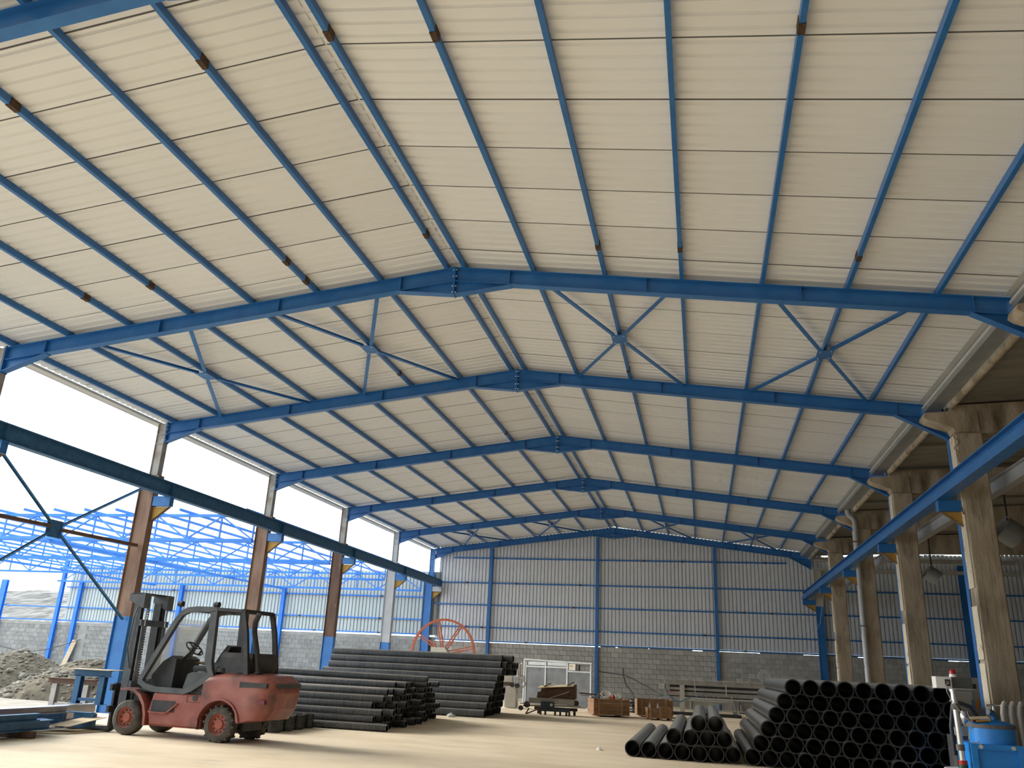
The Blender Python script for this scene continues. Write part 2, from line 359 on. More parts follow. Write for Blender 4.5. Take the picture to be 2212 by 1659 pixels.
for k, fy in enumerate(FY):
    t = thing('portal_frame', FRAME_LABEL[k], 'steel frame', (0, fy, 0), group='portal frames of the hall')
    for s in (-1, 1): inst('rafter', me_raf[s], t); inst('eave_haunch', me_he[s], t)
    hr = inst('ridge_haunch', me_hr, t)
    for me in me_st: inst('stiffener', me, t)
    for z in (8.84, 8.70, 8.60, 8.49, 8.36):
        for yy in (-.05, .05) if k < 5 else (-.05,):
            inst('bolt', me_bolt_x, hr, (0, yy, z))
    if k < 5:
        for z in (7.56, 7.44, 7.30, 7.14): inst('bolt', me_bolt_y, t, (-10.05, -.07, z))
    # column on the open side: base, shaft, head
    sm = shaft_mat.get(k, 'rust'); zb = 2.36
    def hcol(x0, x1, z0, z1, w):
        b = MB(); b.box(x0, x0+.016, -w/2, w/2, z0, z1).box(x1-.016, x1, -w/2, w/2, z0, z1).box(x0+.016, x1-.016, -.006-.055, -.055+.006, z0, z1)
        return b
    def place(b, nm, mt):
        return inst(nm, b.mesh(nm, mt), t)
    cb = place(hcol(-10.52, -10.06, 0, zb, .24), 'column_base', 'blue' if k < 6 else 'blue')
    cs = place(hcol(-10.52, -10.06, zb, 5.98, .24), 'column_shaft', sm)
    hd = place(hcol(-10.31, -10.05, 6.12, ztop(10.05)-.01, .2), 'column_head', 'blue' if k == 0 else ('greysteel' if k == 1 else 'primer'))
    place(MB().box(-10.54, -10.04, -.13, .13, 5.98, 6.0).box(-10.40, -9.97, -.12, .12, 6.0, 6.12), 'column_collar', sm if k else 'blue')
    for zz in (7.28, 7.02): place(MB().box(-10.30, -10.06, -.098, -.05, zz, zz+.015), 'head_stiffener', 'primer' if k else 'blue')
    # crane bracket with triangular gusset
    br = place(MB().box(-10.05, -9.52, -.09, .09, 5.27, 5.52).box(-10.06, -9.50, -.10, .10, 5.52, 5.535), 'crane_bracket', 'greysteel' if k == 0 else 'blue')
    g_ = MB().prism([(-10.05, 5.25), (-9.56, 5.25), (-10.05, 4.86)], 'y', -.008, .008)
    inst('gusset', g_.mesh('gusset', 'yellow'), br)
    inst('gusset_flange', MB().bar((-9.54, 0, 5.255), (-10.05, 0, 4.85), .10, .012).mesh('gusset_flange', 'rustdark'), br)
    # column on the annexe side
    c2 = MB(); c2.box(10.05, 10.066, -.1, .1, 0, 6.95).box(10.36, 10.376, -.1, .1, 0, 6.95).box(10.066, 10.36, -.006, .006, 0, 6.95)
    if k == 0:
        place(MB().box(10.12, 10.14, -.1, .1, 0, 5.05).box(10.46, 10.48, -.1, .1, 0, 5.05).box(10.14, 10.46, -.07, -.058, 0, 5.05), 'annexe_column', 'blue')
        place(MB().box(10.12, 10.14, -.1, .1, 5.05, 6.8).box(10.46, 10.48, -.1, .1, 5.05, 6.8).box(10.14, 10.46, -.07, -.058, 5.05, 6.8), 'annexe_column_head', 'ivory')
    else:
        place(c2, 'annexe_column', 'blue')

# ------------------------------------------------------------------ crane runway beams
def split_run(y0, y1): return (y0, y1)
t = thing('crane_beam', 'dark blue crane runway beam along the open yard side', 'beam', (-9.62, 0, 5.535), group='crane runway beams')
MB().ibeam((-9.62, YF+1, 5.535+.19), (-9.62, 30.9, 5.535+.19), .20, .38, .018, .012).build('rail_beam', 'blue_dull', t)
for k, fy in enumerate(FY[:6]):
    MB().box(-9.72, -9.52, fy-.006, fy+.006, 5.56, 5.89).build('web_stiffener', 'blue_dull', t)
t = thing('crane_beam', 'bright blue crane runway beam along the concrete columns', 'beam', (9.6, 0, 5.36), group='crane runway beams')
MB().box(9.49, 9.74, YF+1, 30.95, 5.36, 5.375).box(9.49, 9.505, YF+1, 30.95, 5.375, 5.53).box(9.725, 9.74, YF+1, 30.95, 5.375, 5.53).build('lower_flange', 'blue', t)
MB().box(9.60, 9.63, YF+1, 30.95, 5.375, 5.68).build('web', 'blue', t)
MB().box(9.50, 9.73, YF+1, 30.95, 5.68, 5.70).build('upper_flange', 'blue', t)

# brackets and gussets on the concrete side are parts of the steel frame brackets
for k, fy in enumerate(FY[:7]):
    cy = fy-.53 if k else fy
    wh = 'the gable wall' if k == 0 else 'the %s concrete column from the gable' % ORD[k-1]
    t = thing('crane_bracket', 'blue bracket under the bright crane beam at %s' % wh, 'bracket', (9.99, cy, 5.36), group='brackets of the bright crane beam')
    xe = 10.0 if k else 10.12
    MB().box(9.52, xe, cy-.11, cy+.11, 5.12, 5.35).build('stub', 'blue', t)
    MB().prism([(xe, 5.11), (9.60, 5.11), (xe, 4.80)], 'y', cy-.008, cy+.008).build('gusset', 'yellow', t)
    MB().bar((9.57, cy, 5.115), (xe, cy, 4.79), .09, .012).build('gusset_flange', 'rust', t)
    if k: MB().path([(9.985, cy-.13, 5.17), (9.95, cy-.16, 5.19), (9.95, cy-.20, 5.14), (9.96, cy-.2, 5.06), (9.985, cy-.16, 5.04)], .012, 6).build('hook', 'rustdark', t)

# ------------------------------------------------------------------ roof cross braces (bays next to the gable and between 4th and 5th frame)
for (ya, yb, bay) in ((0.0, 5.81, 'fifth roof bay from the gable'), (24.976, 30.93, 'roof bay beside the gable')):
    for sg, where in ((-1, 'yard'), (1, 'annexe')):
        for xc, ww in ((7.12, 'near the eave'), (2.915, 'near the ridge')):
            ym = (ya+yb)/2; zc = ztop(xc)-.045
            t = thing('roof_cross_brace', 'blue X brace %s, %s side, in the %s' % (ww, where, bay), 'brace', (sg*xc, ym, zc), group='roof cross braces')
            for dx, dy in ((-1, -1), (1, -1), (1, 1), (-1, 1)):
                xe = xc+dx*1.30; ye = ym+dy*((yb-ya)/2-.06)
                p0 = Vector((sg*(xc+dx*.10), ym+dy*.20, zc-.02)); p1 = Vector((sg*xe, ye, ztop(xe)-.05))
                b = MB(); b.bar(p0, p1, .085, .010); b.bar(p0+Vector((0, .036, .035)), p1+Vector((0, .036, .035)), .010, .07)
                b.build('arm', 'blue', t)
            MB().box(sg*xc-.16, sg*xc+.16, ym-.24, ym+.24, zc-.035, zc-.022).build('gusset_plate', 'blue', t)
            for dx, dy in ((-1, -1), (1, -1), (1, 1), (-1, 1)):
                MB().tube((sg*xc+dx*.11, ym+dy*.19, zc-.05), (sg*xc+dx*.11, ym+dy*.19, zc-.02), .018, 6).build('bolt', 'bolt', t)

# vertical brace in the open side
t = thing('wall_cross_brace', 'dark steel X brace with middle strut between two yard side columns', 'brace', (-10.25, 2.7, 4.15))
for (yy, zz) in ((.12, 5.85), (.12, 2.45), (5.68, 5.82), (5.68, 2.28)):
    dirv = (Vector((-10.25, yy, zz))-Vector((-10.25, 2.7, 4.15))).normalized()
    p0 = Vector((-10.25, 2.7, 4.15))+dirv*.2
    MB().bar(p0, (-10.25, yy, zz), .075, .012, (1, 0, 0)).bar(p0+Vector((.03, 0, 0)), Vector((-10.22, yy, zz)), .012, .06, (1, 0, 0)).build('arm', 'blue_dull', t)
for ya, yb in ((.12, 2.5), (2.9, 5.68)):
    MB().bar((-10.25, ya, 4.15), (-10.25, yb, 4.19), .08, .08).build('strut', 'rustdark', t)
MB().box(-10.29, -10.275, 2.45, 2.95, 3.95, 4.35).build('gusset_plate', 'blue_dull', t)

# ------------------------------------------------------------------ gable wall (hall and annexe) and yard wall
BW, BH = .39, .245
def block_mesh(w):
    b = MB(); c = .012
    b.box(.007, w-.007, .012, .10, .006, BH-.006)
    b.loft([[(.007, .012, .006), (w-.007, .012, .006), (w-.007, .012, BH-.006), (.007, .012, BH-.006)],
            [(.013, 0, .012), (w-.013, 0, .012), (w-.013, 0, BH-.012), (.013, 0, BH-.012)]])
    return b
me_block = block_mesh(BW).mesh('block', 'block')
me_block_yard = block_mesh(BW).mesh('block', 'block_yard')
def block_wall(wall, x0, x1, rows, ix0, ix1, r0, skip, bm=None, mat='block'):
    """blocks with real joints; those between ix0..ix1 from row r0 up are single parts (at most 300), the rest one part"""
    rest = MB(); cnt = 0
    for r in range(rows):
        off = 0 if r % 2 else BW/2; x = x0-off
        while x < x1-.05:
            if not skip(x+BW/2):
                zz = r*BH
                if ix0 <= x < ix1 and r >= r0 and cnt < 300:
                    o = inst('block', bm or me_block, wall, (x-wall.location.x, YB-.105-wall.location.y+random.uniform(-.004, .004), zz)); cnt += 1
                else:
                    dy = random.uniform(-.004, .004)
                    rest.box(x+.007, x+BW-.007, YB-.105+dy, YB-.01, zz+.006, zz+BH-.006)
            x += BW
    o = rest.build('block_courses', mat, wall); o['kind'] = 'stuff'
def sheet_mesh(name, mat, n, pitch, z0, z1a, z1b, flat=False):
    prof = []
    for i in range(n):
        a = i*pitch; prof += [(a, 0), (a+.72*pitch, 0), (a+.745*pitch, .09), (a+.975*pitch, .09)]
    prof += [(n*pitch, 0)]
    W_ = n*pitch
    fr = prof; bk = [(x, yy+.006) for x, yy in prof][::-1]
    poly = fr+bk
    zt = lambda x: z1a+(z1b-z1a)*x/W_
    return MB().loft([[(x, yy, z0) for x, yy in poly], [(x, yy, zt(x)) for x, yy in poly]]).mesh(name, mat)
# --- hall gable
wb = struct(thing('wall_back', 'gable wall of grey blocks below and ribbed grey sheets above', 'wall', (0, YB, 0))); del wb['category']
MB().box(-10.0, HX, YB-.09, YB+.10, 0, 11*BH-.035).build('mortar_core', 'mortar', wb)
block_wall(wb, -9.9, HX, 11, -6.6, 5.1, 1, lambda x: False)
PT = .195; NS = 5; x = -9.82
while x < HX-.2:
    w = PT*NS
    if x < 10.0:
        za, zb_ = ztop(x)+.10, ztop(x+w)+.10
    else: za = zb_ = 7.52+.04*(x-10)-(.07 if 15.8 < x < 20 else 0)
    me = sheet_mesh('cladding_sheet', 'gable', NS, PT, 2.80, za, zb_)
    inst('cladding_sheet', me, wb, (x, -.035, 0)); x += w-.002
rr = random.Random(21); x = -.7
while x < HX:
    l = rr.uniform(.5, 2.2); MB().box(x, min(x+l, HX), YB-.10, YB+.05, 11*BH-.05, 11*BH+rr.choice((.012, .03, .05))).build('mortar_fill', 'mortar', wb); x += l+rr.choice((.05, .12, .5))
# --- yard wall
wy = struct(thing('wall_yard', 'wall closing the yard with grey blocks and pale sheets', 'wall', (-25, YB, 0))); del wy['category']
MB().box(-60, -10.0, YB-.09, YB+.10, -.03, 11*BH-.035).build('mortar_core', 'mortar', wy)
block_wall(wy, -60, -10.2, 11, -33.0, -19.7, 2, lambda x: abs(x+32.1) < .30, me_block_yard, 'block_yard')
MB().box(-60, -9.83, YB-.12, YB+.1, 11*BH, 11*BH+.17).build('concrete_cap', 'beamcap', wy)
MB().box(-32.4, -31.85, YB-.11, YB-.02, 0, 11*BH).build('concrete_pier', 'beamcap', wy)
x = -33.7
me = sheet_mesh('cladding_sheet', 'yardsheet', NS, .21, 2.95, 6.38, 6.38)
while x < -10.2:
    inst('cladding_sheet', me, wy, (x+25, -.035, 0)); x += .21*NS-.002

# posts and girts
def post(x, z1, lab, mat='blue', w=.16, z0=0):
    return tag(MB().ibeam((x, YB-.20, z0), (x, YB-.20, z1), w, .16, .012, .01, (0, 1, 0)).build('gable_post', mat), lab, 'post', 'posts of the gable wall')
post(-6.78, ztop(6.78)-.33, 'blue steel gable post between the orange reel wheel and the grey partition')
post(-.89, ztop(.89)-.4, 'blue steel gable post under the ridge beside the grey partition')
post(5.27, ztop(5.27)-.33, 'blue steel gable post above the long grey machine', z0=1.3)
post(17.05, 7.2, 'dark blue gable post inside the concrete annexe', w=.3)
GZ = [2.76, 3.47, 4.65, 5.83, 7.18]
for i, z in enumerate(GZ):
    xa = -10.0; xb = HX if z < 6 else 9.6
    lim = (ZR-.36-z)/SL
    if z > 7: xa, xb = -9.0, 8.9
    t = thing('gable_girt', 'blue steel girt across the gable wall, %s from the bottom' % ORD[i], 'girt', (0, YB-.08, z), group='girts of the gable wall')
    MB().box(xa, xb, YB-.115, YB-.040, z-.035, z+.035).build('rail', 'blue', t)
    for q in range(3):
        xs = random.uniform(xa+1, min(xb, 9)-1); MB().box(xs-.07, xs+.07, YB-.12, YB-.037, z-.04, z+.04).build('rust_splice', 'splice', t)
for i, z in enumerate([2.98, 3.76, 4.97]):
    t = thing('yard_girt', 'blue steel girt along the yard wall, %s from the bottom' % ORD[i], 'girt', (-24, YB-.08, z), group='girts of the yard wall')
    MB().box(-38.2 if i < 2 else -33.9, -10.4, YB-.115, YB-.040, z-.035, z+.035).build('rail', 'blue_yard', t)
    for xs in (-28.4+i, -17.0-i, -13.1): MB().box(xs-.07, xs+.07, YB-.12, YB-.037, z-.04, z+.04).build('rust_splice', 'splice', t)
for x, lab, z1, zb0 in ((-38.35, 'blue yard wall post beyond the end of the pale sheets', 5.3, 0), (-34.1, 'tall blue yard wall post with a splayed foot beside the sheet edge', 6.6, 0), (-32.75, 'blue yard wall post with a pale plank leaning on it', 5.35, 0),
                (-25.75, 'blue yard wall post behind the cab of the forklift', 5.35, 0), (-19.08, 'blue yard wall post just behind the corrugated pipes', 5.35, 0), (-12.6, 'blue yard wall post close to the grey painted column', 5.35, 0)):
    t = thing('yard_post', lab, 'post', (x, YB-.25, 0), group='posts of the yard wall')
    MB().ibeam((x, YB-.25, zb0), (x, YB-.25, z1), .22 if x > -38 else .4, .2, .014, .012, (0, 1, 0)).build('shaft', 'blue_yard', t)
    if x == -34.1:
        for s in (-1, 1): MB().prism([(x+s*.1, 0), (x+s*.30, 0), (x+s*.30, .1), (x+s*.1, .34)], 'y', YB-.26, YB-.24).build('foot_gusset', 'blue_yard', t)
    MB().box(x-.2, x+.2, YB-.42, YB-.13, 0, .02).build('base_plate', 'blue_yard', t)
tag(MB().bar((-32.62, 30.55, 0), (-32.40, 30.98, 1.86), .30, .05, (0, 1, 0)).build('plank', 'woodpale'), 'pale plank leaning against the yard wall beside a blue post', 'plank')
tag(MB().path([(-39.5, 30.72, 2.1)]+[(-38.5+.5*i, 30.72, 1.95-.85*math.sin(PI*(i+1.5)/15)) for i in range(13)]+[(-31.8, 30.72, 1.9)], .02, 6).build('hanging_cable', 'hose'), 'dark cable sagging along the yard block wall', 'cable')

# hillside behind the yard wall
hb = MB(); nx, ny = 150, 44
hr = random.Random(3)
def hh(i, j):
    u = i/nx; v = j/ny
    z = 9.3*(v**.8)*(.78+.34*u) + .45*math.sin(9*u+3*v)+.3*math.sin(23*u+5*v)
    z = z*.55+.45*(math.floor(z/.9)*.9+.9*min(1, (z/.9 % 1)*2.2)) + hr.uniform(-.16, .16)
    return max(z, -.5)
vs = [(-135+95*i/nx, 52+44*j/ny+hr.uniform(-.3, .3), hh(i, j)) for j in range(ny+1) for i in range(nx+1)]
fs = [(j*(nx+1)+i, j*(nx+1)+i+1, (j+1)*(nx+1)+i+1, (j+1)*(nx+1)+i) for j in range(ny) for i in range(nx)]
hb.add(vs, fs); struct(hb.build('hillside', 'hill'))
struct(MB().box(-160, 60, YB+.4, 110, -.6, -.1).build('outer_ground', 'dirt'))

# ------------------------------------------------------------------ yard roof trusses
xs = [-10.6-1.285*i for i in range(19)]
for k, (ty, nm) in enumerate(((30.55, 'against the yard wall'), (24.9, 'second from the yard wall'), (18.5, 'third from the yard wall'), (12.1, 'farthest out from the yard wall'))):
    t = thing('roof_truss', 'blue lattice roof truss over the open yard, %s' % nm, 'truss', (-22, ty, 5.27), group='yard roof trusses')
    MB().bar((xs[0], ty, 6.13), (xs[-1]-.4, ty, 6.06), .10, .10).build('top_chord', 'blue_yard', t)
    MB().bar((xs[0], ty, 5.27), (xs[-1]-.4, ty, 5.27), .10, .10).build('bottom_chord', 'blue_yard', t)
    for i, x in enumerate(xs):
        MB().bar((x, ty, 5.32), (x, ty, 6.08), .05, .05).build('vertical', 'blue_yard', t)
        if i < len(xs)-1:
            za, zb_ = (6.07, 5.33) if i % 2 else (5.33, 6.07)
            MB().bar((x-.04, ty, za), (xs[i+1]+.04, ty, zb_), .05, .05).build('diagonal', 'blue_yard', t)
    if k:
        MB().box(-34.2, -34.0, ty-.1, ty+.1, 0, 6.1).build('support_post', 'blue_yard', t)
for i, x in enumerate(xs):
    z = 6.18-.07*(i/18)
    tag(MB().bar((x, 11.45, z+.05), (x, YB-.3, z+.05), .05, .09).build('yard_purlin', 'blue_yard'), 'blue purlin over the open yard trusses, %s out from the hall columns' % ORD[i], 'purlin', 'purlins of the yard roof')
for x in (-18.85, -27.2):
    tag(MB().bar((x, 12.1, 5.17), (x, 30.4, 5.17), .12, .1).build('tie_beam', 'blue_yard'), 'blue tie beam under the yard trusses, %s the hall' % ('nearer to' if x > -20 else 'farther from'), 'beam', 'tie beams under the yard trusses')

# ------------------------------------------------------------------ concrete annexe: columns, beams, slabs, gutter
def rough_poly(b, x0, x1, y0, y1, z0, z1, n, amp, rs):
    rs = random.Random(rs); secs = []
    for i in range(n+1):
        z = z0+(z1-z0)*i/n; a = lambda: rs.uniform(-amp, amp); c = min(.03, (x1-x0)*.3)
        secs.append([(x0+a(), y0+c+a(), z), (x0+c+a(), y0+a(), z), (x1-c+a(), y0+a(), z), (x1+a(), y0+c+a(), z), (x1+a(), y1-c+a(), z), (x1-c+a(), y1+a(), z), (x0+c+a(), y1+a(), z), (x0+a(), y1-c+a(), z)])
    return b.loft(secs)
for k, fy in enumerate(FY[1:]):
    y0, y1 = fy-.74, fy-.34
    lab = 'rough brown concrete column, %s from the gable wall' % ORD[k]
    t = thing('concrete_column', lab, 'column', (10.28, (y0+y1)/2, 0), group='concrete columns of the annexe')
    rough_poly(MB(), 10.0, 10.56, y0, y1, 0, 6.80, 30, .005, k).build('shaft', 'conc', t)
    for za, zb_ in ((0.0, 2.05), (2.12, 3.16), (3.52, 6.76)):
        rough_poly(MB(), 9.978, 9.999, y0+.03, y1-.03, za, zb_, 10, .003, k+40).build('render_coat', 'plaster', t)
    for q, xx in enumerate((10.14, 10.30, 10.43)):
        MB().box(xx-.004, xx+.004, y0-.006, y0+.01, 0.0, 6.6-.7*q).build('formwork_ridge', 'conc', t)
    bt = thing('concrete_beam', 'stained concrete beam with corbel on the %s concrete column from the gable' % ORD[k], 'beam', (10.28, (y0+y1)/2, 6.8), group='concrete beams of the annexe')
    b = MB(); b.prism([(10.0, 6.82), (10.05, 6.805), (HX, 6.95), (HX, 8.02), (10.08, 7.45), (10.0, 7.40)], 'y', y0+.02, y1-.02); b.build('span', 'conc', bt)
    b = MB(); b.prism([(9.44, 7.27), (9.42, 7.18), (9.50, 7.11), (9.97, 6.93), (10.02, 6.83), (10.5, 6.83), (10.5, 7.30), (9.98, 7.30)], 'y', y0-.03, y1+.02); b.build('corbel', 'conc', bt)
    if k in (0, 3):
        pts = [(9.98+random.uniform(-.05, .08), y0-.05+random.uniform(-.03, .02), 6.78-.08*i) for i in range(9)]
        MB().path(pts, .008, 5).build('bent_rebar', 'rustdark', bt)
# slabs
sb = struct(thing('ceiling_annexe', 'dark concrete slabs roofing the annexe', 'ceiling', (10, 0, 7.5))); del sb['category']
y = YF; k = 0
while y < YB-.3:
    w = 1.28; dz = .04*(k % 3); y1 = min(y+w-.03, YB-.05)
    b = MB(); a = [(10.02, y, 7.50+dz), (10.02, y1, 7.50+dz), (HX, y1, 8.06+dz), (HX, y, 8.06+dz)]
    b.loft([a, [(p[0], p[1], p[2]+.22) for p in a]])
    b.build('slab', 'slab', sb); y += w; k += 1
MB().add([(10.0, YF, 7.8), (10.0, YB, 7.8), (HX+.2, YB, 8.4), (HX+.2, YF, 8.4), (10.0, YF, 7.9), (10.0, YB, 7.9), (HX+.2, YB, 8.5), (HX+.2, YF, 8.5)],
         [(3, 2, 1, 0), (4, 5, 6, 7), (0, 1, 5, 4), (1, 2, 6, 5), (2, 3, 7, 6), (3, 0, 4, 7)]).build('topping', 'slab', sb)
struct(MB().box(HX, HX+.25, YF, YB+.1, 0, 8.1).build('wall_right', 'slab'))
struct(MB().prism([(-10.5, 0), (HX, 0), (HX, 8.1), (10.4, 7.75), (10, 7.70), (0, ZR+.1), (-10.5, 7.6)], 'y', YF-.2, YF).build('wall_front', 'block'))
for k in range(len(FY)-1):
    ya, yb = FY[k+1]+.12, (FY[k]-.74 if k else FY[k]-.15)
    tag(MB().tube((9.99, ya, 7.42), (9.99, yb, 7.42), .075, 12).build('edge_bar', 'conc'), 'rounded concrete roof edge beside the gutter, bay %s from the gable' % ORD[k], 'beam', 'concrete roof edges')
for k in range(7):
    ya, yb = FY[k+1]+.1, FY[k]-.1
    t = thing('box_gutter', 'grey metal box gutter along the annexe eave, bay %s from the gable wall' % ORD[k], 'gutter', (9.75, (ya+yb)/2, 7.47), group='box gutters')
    MB().box(9.60, 9.92, ya, yb, 7.47, 7.482).box(9.60, 9.607, ya, yb, 7.482, 7.70).box(9.913, 9.92, ya, yb, 7.482, 7.72).build('trough', 'gutter', t)
    MB().box(9.57, 9.60, ya, yb, 7.56, 7.60).box(9.50, 9.60, ya, yb, 7.70, 7.707).build('lip', 'flash', t)
t = thing('downpipe', 'grey plastic downpipe running down beside a concrete column', 'pipe', (10.0, 17.68, 0))
MB().path([(9.78, 17.70, 7.46), (9.78, 17.70, 7.36), (9.82, 17.69, 7.26), (9.92, 17.69, 7.18), (9.99, 17.69, 7.08), (10.0, 17.69, 6.95), (9.98, 17.68, 5.2), (9.98, 17.68, 2.0), (9.98, 17.68, 0.0)], .082, 14).build('tube', 'greysteel', t, smooth=True)
for z in (6.3, 3.4, .9): MB().box(9.88, 10.08, 17.58, 17.78, z, z+.03).build('clip', 'rustdark', t)
tag(MB().ibeam((10.95, YF+2, 5.80), (10.95, 28.5, 5.80), .2, .32).build('crane_beam', 'greysteel'), 'light grey crane runway beam inside the annexe', 'beam', 'crane runway beams')
for z, nm in ((6.84, 'lower'), (7.38, 'upper')):
    tag(MB().box(10.5, 19.5, YB-.30, YB-.16, z-.09, z+.09).build('ivory_beam', 'ivory'), 'ivory beam on the annexe end wall, %s of two' % nm, 'beam', 'ivory beams of the annexe')
tag(MB().box(10.15, 10.95, YB-.36, YB-.30, 6.82, 6.93).box(10.15, 10.95, YB-.36, YB-.30, 7.28, 7.40).build('ivory_bracket', 'ivory'), 'ivory twin channel joining gable frame and concrete column', 'bracket')
def fan(c, ax, r, l, lab):
    t = thing('duct_fan', lab, 'fan', c, group='round duct fans in the annexe')
    a = Vector(ax).normalized(); c = Vector(c)
    q = MB(); n = 24; o = a.orthogonal().normalized(); p = a.cross(o)
    sec = lambda tt, rr: [c+a*tt+o*(rr*math.cos(2*PI*i/n))+p*(rr*math.sin(2*PI*i/n)) for i in range(n)]
    q.loft([sec(-l/2, r), sec(l/2, r), sec(l/2, r-.012), sec(-l/2, r-.012), sec(-l/2, r)], caps=False).build('drum', 'gutter', t, smooth=True)
    MB().loft([sec(-l/2-.015, r+.03), sec(-l/2+.012, r+.03), sec(-l/2+.012, r), sec(-l/2-.015, r), sec(-l/2-.015, r+.03)], caps=False).build('flange', 'gutter', t)
    for i in range(5):
        th = 2*PI*i/5; dr = o*math.cos(th)+p*math.sin(th); sd = a.cross(dr)
        MB().bar(c+dr*.05, c+dr*(r-.03), .14*r/.25, .006, (a+sd*.5)).build('blade', 'black', t)
    MB().tube(c-a*.07, c+a*.07, .06, 12).build('hub', 'black', t)
    MB().bar(c+Vector((0, 0, r-.02)), Vector((c.x, c.y, 7.62+.04*(c.x-10))), .04, .04).build('hanger', 'black', t)
fan((12.58, 18.5, 5.28), (.78, 0, -.55), .27, .42, 'smaller round grey duct fan between the concrete columns')
fan((13.10, 12.0, 5.78), (.75, .1, -.5), .36, .50, 'larger round grey duct fan beyond the widest concrete column')

# ------------------------------------------------------------------ smooth black pipes, right
def two_tone(me, axis, rlim, mat):
    me.materials.append(M[mat])
    for p in me.polygons:
        q = [c for i, c in enumerate(p.center) if i != axis]
        if math.hypot(*q) < rlim: p.material_index = 1
    return me
def pipe_mesh(name, mat, r, wall, length, n=28, bell=False):
    prof = [(r, 0), (r, length), (r-wall, length), (r-wall, 0)]
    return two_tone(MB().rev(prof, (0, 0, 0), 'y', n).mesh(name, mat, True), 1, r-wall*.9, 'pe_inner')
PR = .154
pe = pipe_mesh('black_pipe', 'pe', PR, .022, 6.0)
rz = math.radians(1.2)
rs = random.Random(5)
big = 'smooth black plastic pipe in the tall stack beside the blue hopper'
for r in range(6):
    z = PR + r*.2545
    x0 = 5.36 + r*.157; cnt = [13, 13, 12, 11, 10, 9][r]
    for i in range(cnt):
        x = x0 + i*.311
        o = inst('black_pipe', pe, None, (x, 3.72-.16*(x-5.36)+rs.uniform(-.10, .05), z+rs.uniform(0, .004)), (0, 0, 0))
        tag(o, 'smooth black pipe, %s from the sloping end, %s row up, tall stack' % (ORD[i], ORD[r]), 'pipe', 'smooth black pipes in the tall stack')
small_row = [[3.09, 3.41, 3.73, 4.05, 4.375, 4.69, 5.01], [3.895, 4.215, 4.535, 4.855], [4.375, 4.695]]
for r, row in enumerate(small_row):
    for i, x in enumerate(row):
        o = inst('black_pipe', pe, None, (x, 3.82+rs.uniform(-.12, .10), PR+r*.262), (0, 0, 0))
        lab = 'smooth black pipe, %s from the free end, %s row up, low stack' % (ORD[i], ORD[r]) if r or i > 1 else ('outermost smooth black pipe on the floor at the end of the low stack' if i == 0 else 'smooth black pipe on the floor, second from the free end of the low stack')
        tag(o, lab, 'pipe', 'smooth black pipes in the low stack')

# ------------------------------------------------------------------ corrugated black pipes, left
def corr_mesh(name, r, length, pitch=.045, n=14):
    k = int(length/pitch); prof = []
    for i in range(k):
        a = i*pitch; prof += [(r, a+.25*pitch), (r, a+.65*pitch), (r-.008, a+.75*pitch), (r-.008, a+1.15*pitch)]
    prof += [(r-.02, k*pitch), (r-.02, 0.0)]
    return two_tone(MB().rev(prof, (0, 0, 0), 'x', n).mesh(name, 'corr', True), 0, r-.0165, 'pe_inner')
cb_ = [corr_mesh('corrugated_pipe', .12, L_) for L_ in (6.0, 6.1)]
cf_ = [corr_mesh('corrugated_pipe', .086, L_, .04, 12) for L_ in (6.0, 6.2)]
rs = random.Random(11)
lab_b = 'thick black corrugated pipe in the tall stack before the orange reel'
for r in range(9):
    n = 15-r if r < 8 else 4
    for i in range(n):
        y = 12.97 + r*.121 + i*.243
        xr = -2.30 + .04*r + rs.uniform(-.12, .15) + (.05*i if r > 5 else 0) - .02*i
        L_ = rs.choice(cb_); ln = 6.0
        o = inst('corrugated_pipe', L_, None, (xr-6.0, y, .12+r*.2085), (0, 0, 0))
        tag(o, 'thick black corrugated pipe in the %s row up of the tall stack' % ORD[r], 'pipe', 'thick corrugated pipes in the tall stack')
lab_f = 'thin black corrugated pipe in the long low heap behind the forklift'
for r in range(7):
    z = .086+r*.150
    start = [5.72, 5.80, 5.90, 6.0, 6.15, 6.32, 7.3][r]; end = [11.6, 11.4, 11.2, 11.0, 10.8, 10.6, 10.2][r]
    y = start + (.0875 if r % 2 else 0)
    while y < end:
        far = (y-5.7)/5.5
        xr = -3.15 - .25*far + rs.uniform(-.28, .28)
        ang = math.radians(1.2)+rs.uniform(-.010, .012)
        if y < 6.6 and rs.random() < .12: ang += .02
        o = inst('corrugated_pipe', rs.choice(cf_), None, (xr-6.0*math.cos(ang), y-6.0*math.sin(ang)*0, z), (0, 0, -ang*.3 if (r == 6 or y < 6.5) else 0))
        tag(o, 'thin black corrugated pipe in the %s row up of the long low heap' % ORD[r], 'pipe', 'thin corrugated pipes in the low heap')
        y += .176
# one crooked pipe on top of the heap
o = inst('corrugated_pipe', cf_[0], None, (-8.55, 7.6, 1.10+.09), (0, .008, math.radians(4))); tag(o, 'single thin corrugated pipe lying askew on top of the low heap', 'pipe', 'thin corrugated pipes in the low heap')

# couplers
prof = []
for i in range(8): a = i*.0375; prof += [(.138, a+.004), (.138, a+.024), (.128, a+.028), (.128, a+.034)]
prof += [(.120, .30), (.120, .0)]
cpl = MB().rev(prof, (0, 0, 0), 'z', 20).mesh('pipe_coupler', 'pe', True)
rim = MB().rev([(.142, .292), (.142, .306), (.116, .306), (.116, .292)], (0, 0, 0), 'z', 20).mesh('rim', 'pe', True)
for i in range(7):
    for j in range(5):
        t = thing('pipe_coupler', 'ribbed black pipe coupler standing on the floor behind the forklift', 'coupler', (-4.58-.285*j-(.07 if i % 2 else 0), 3.78+.272*i, 0), group='black pipe couplers')
        inst('body', cpl, t); inst('rim', rim, t)

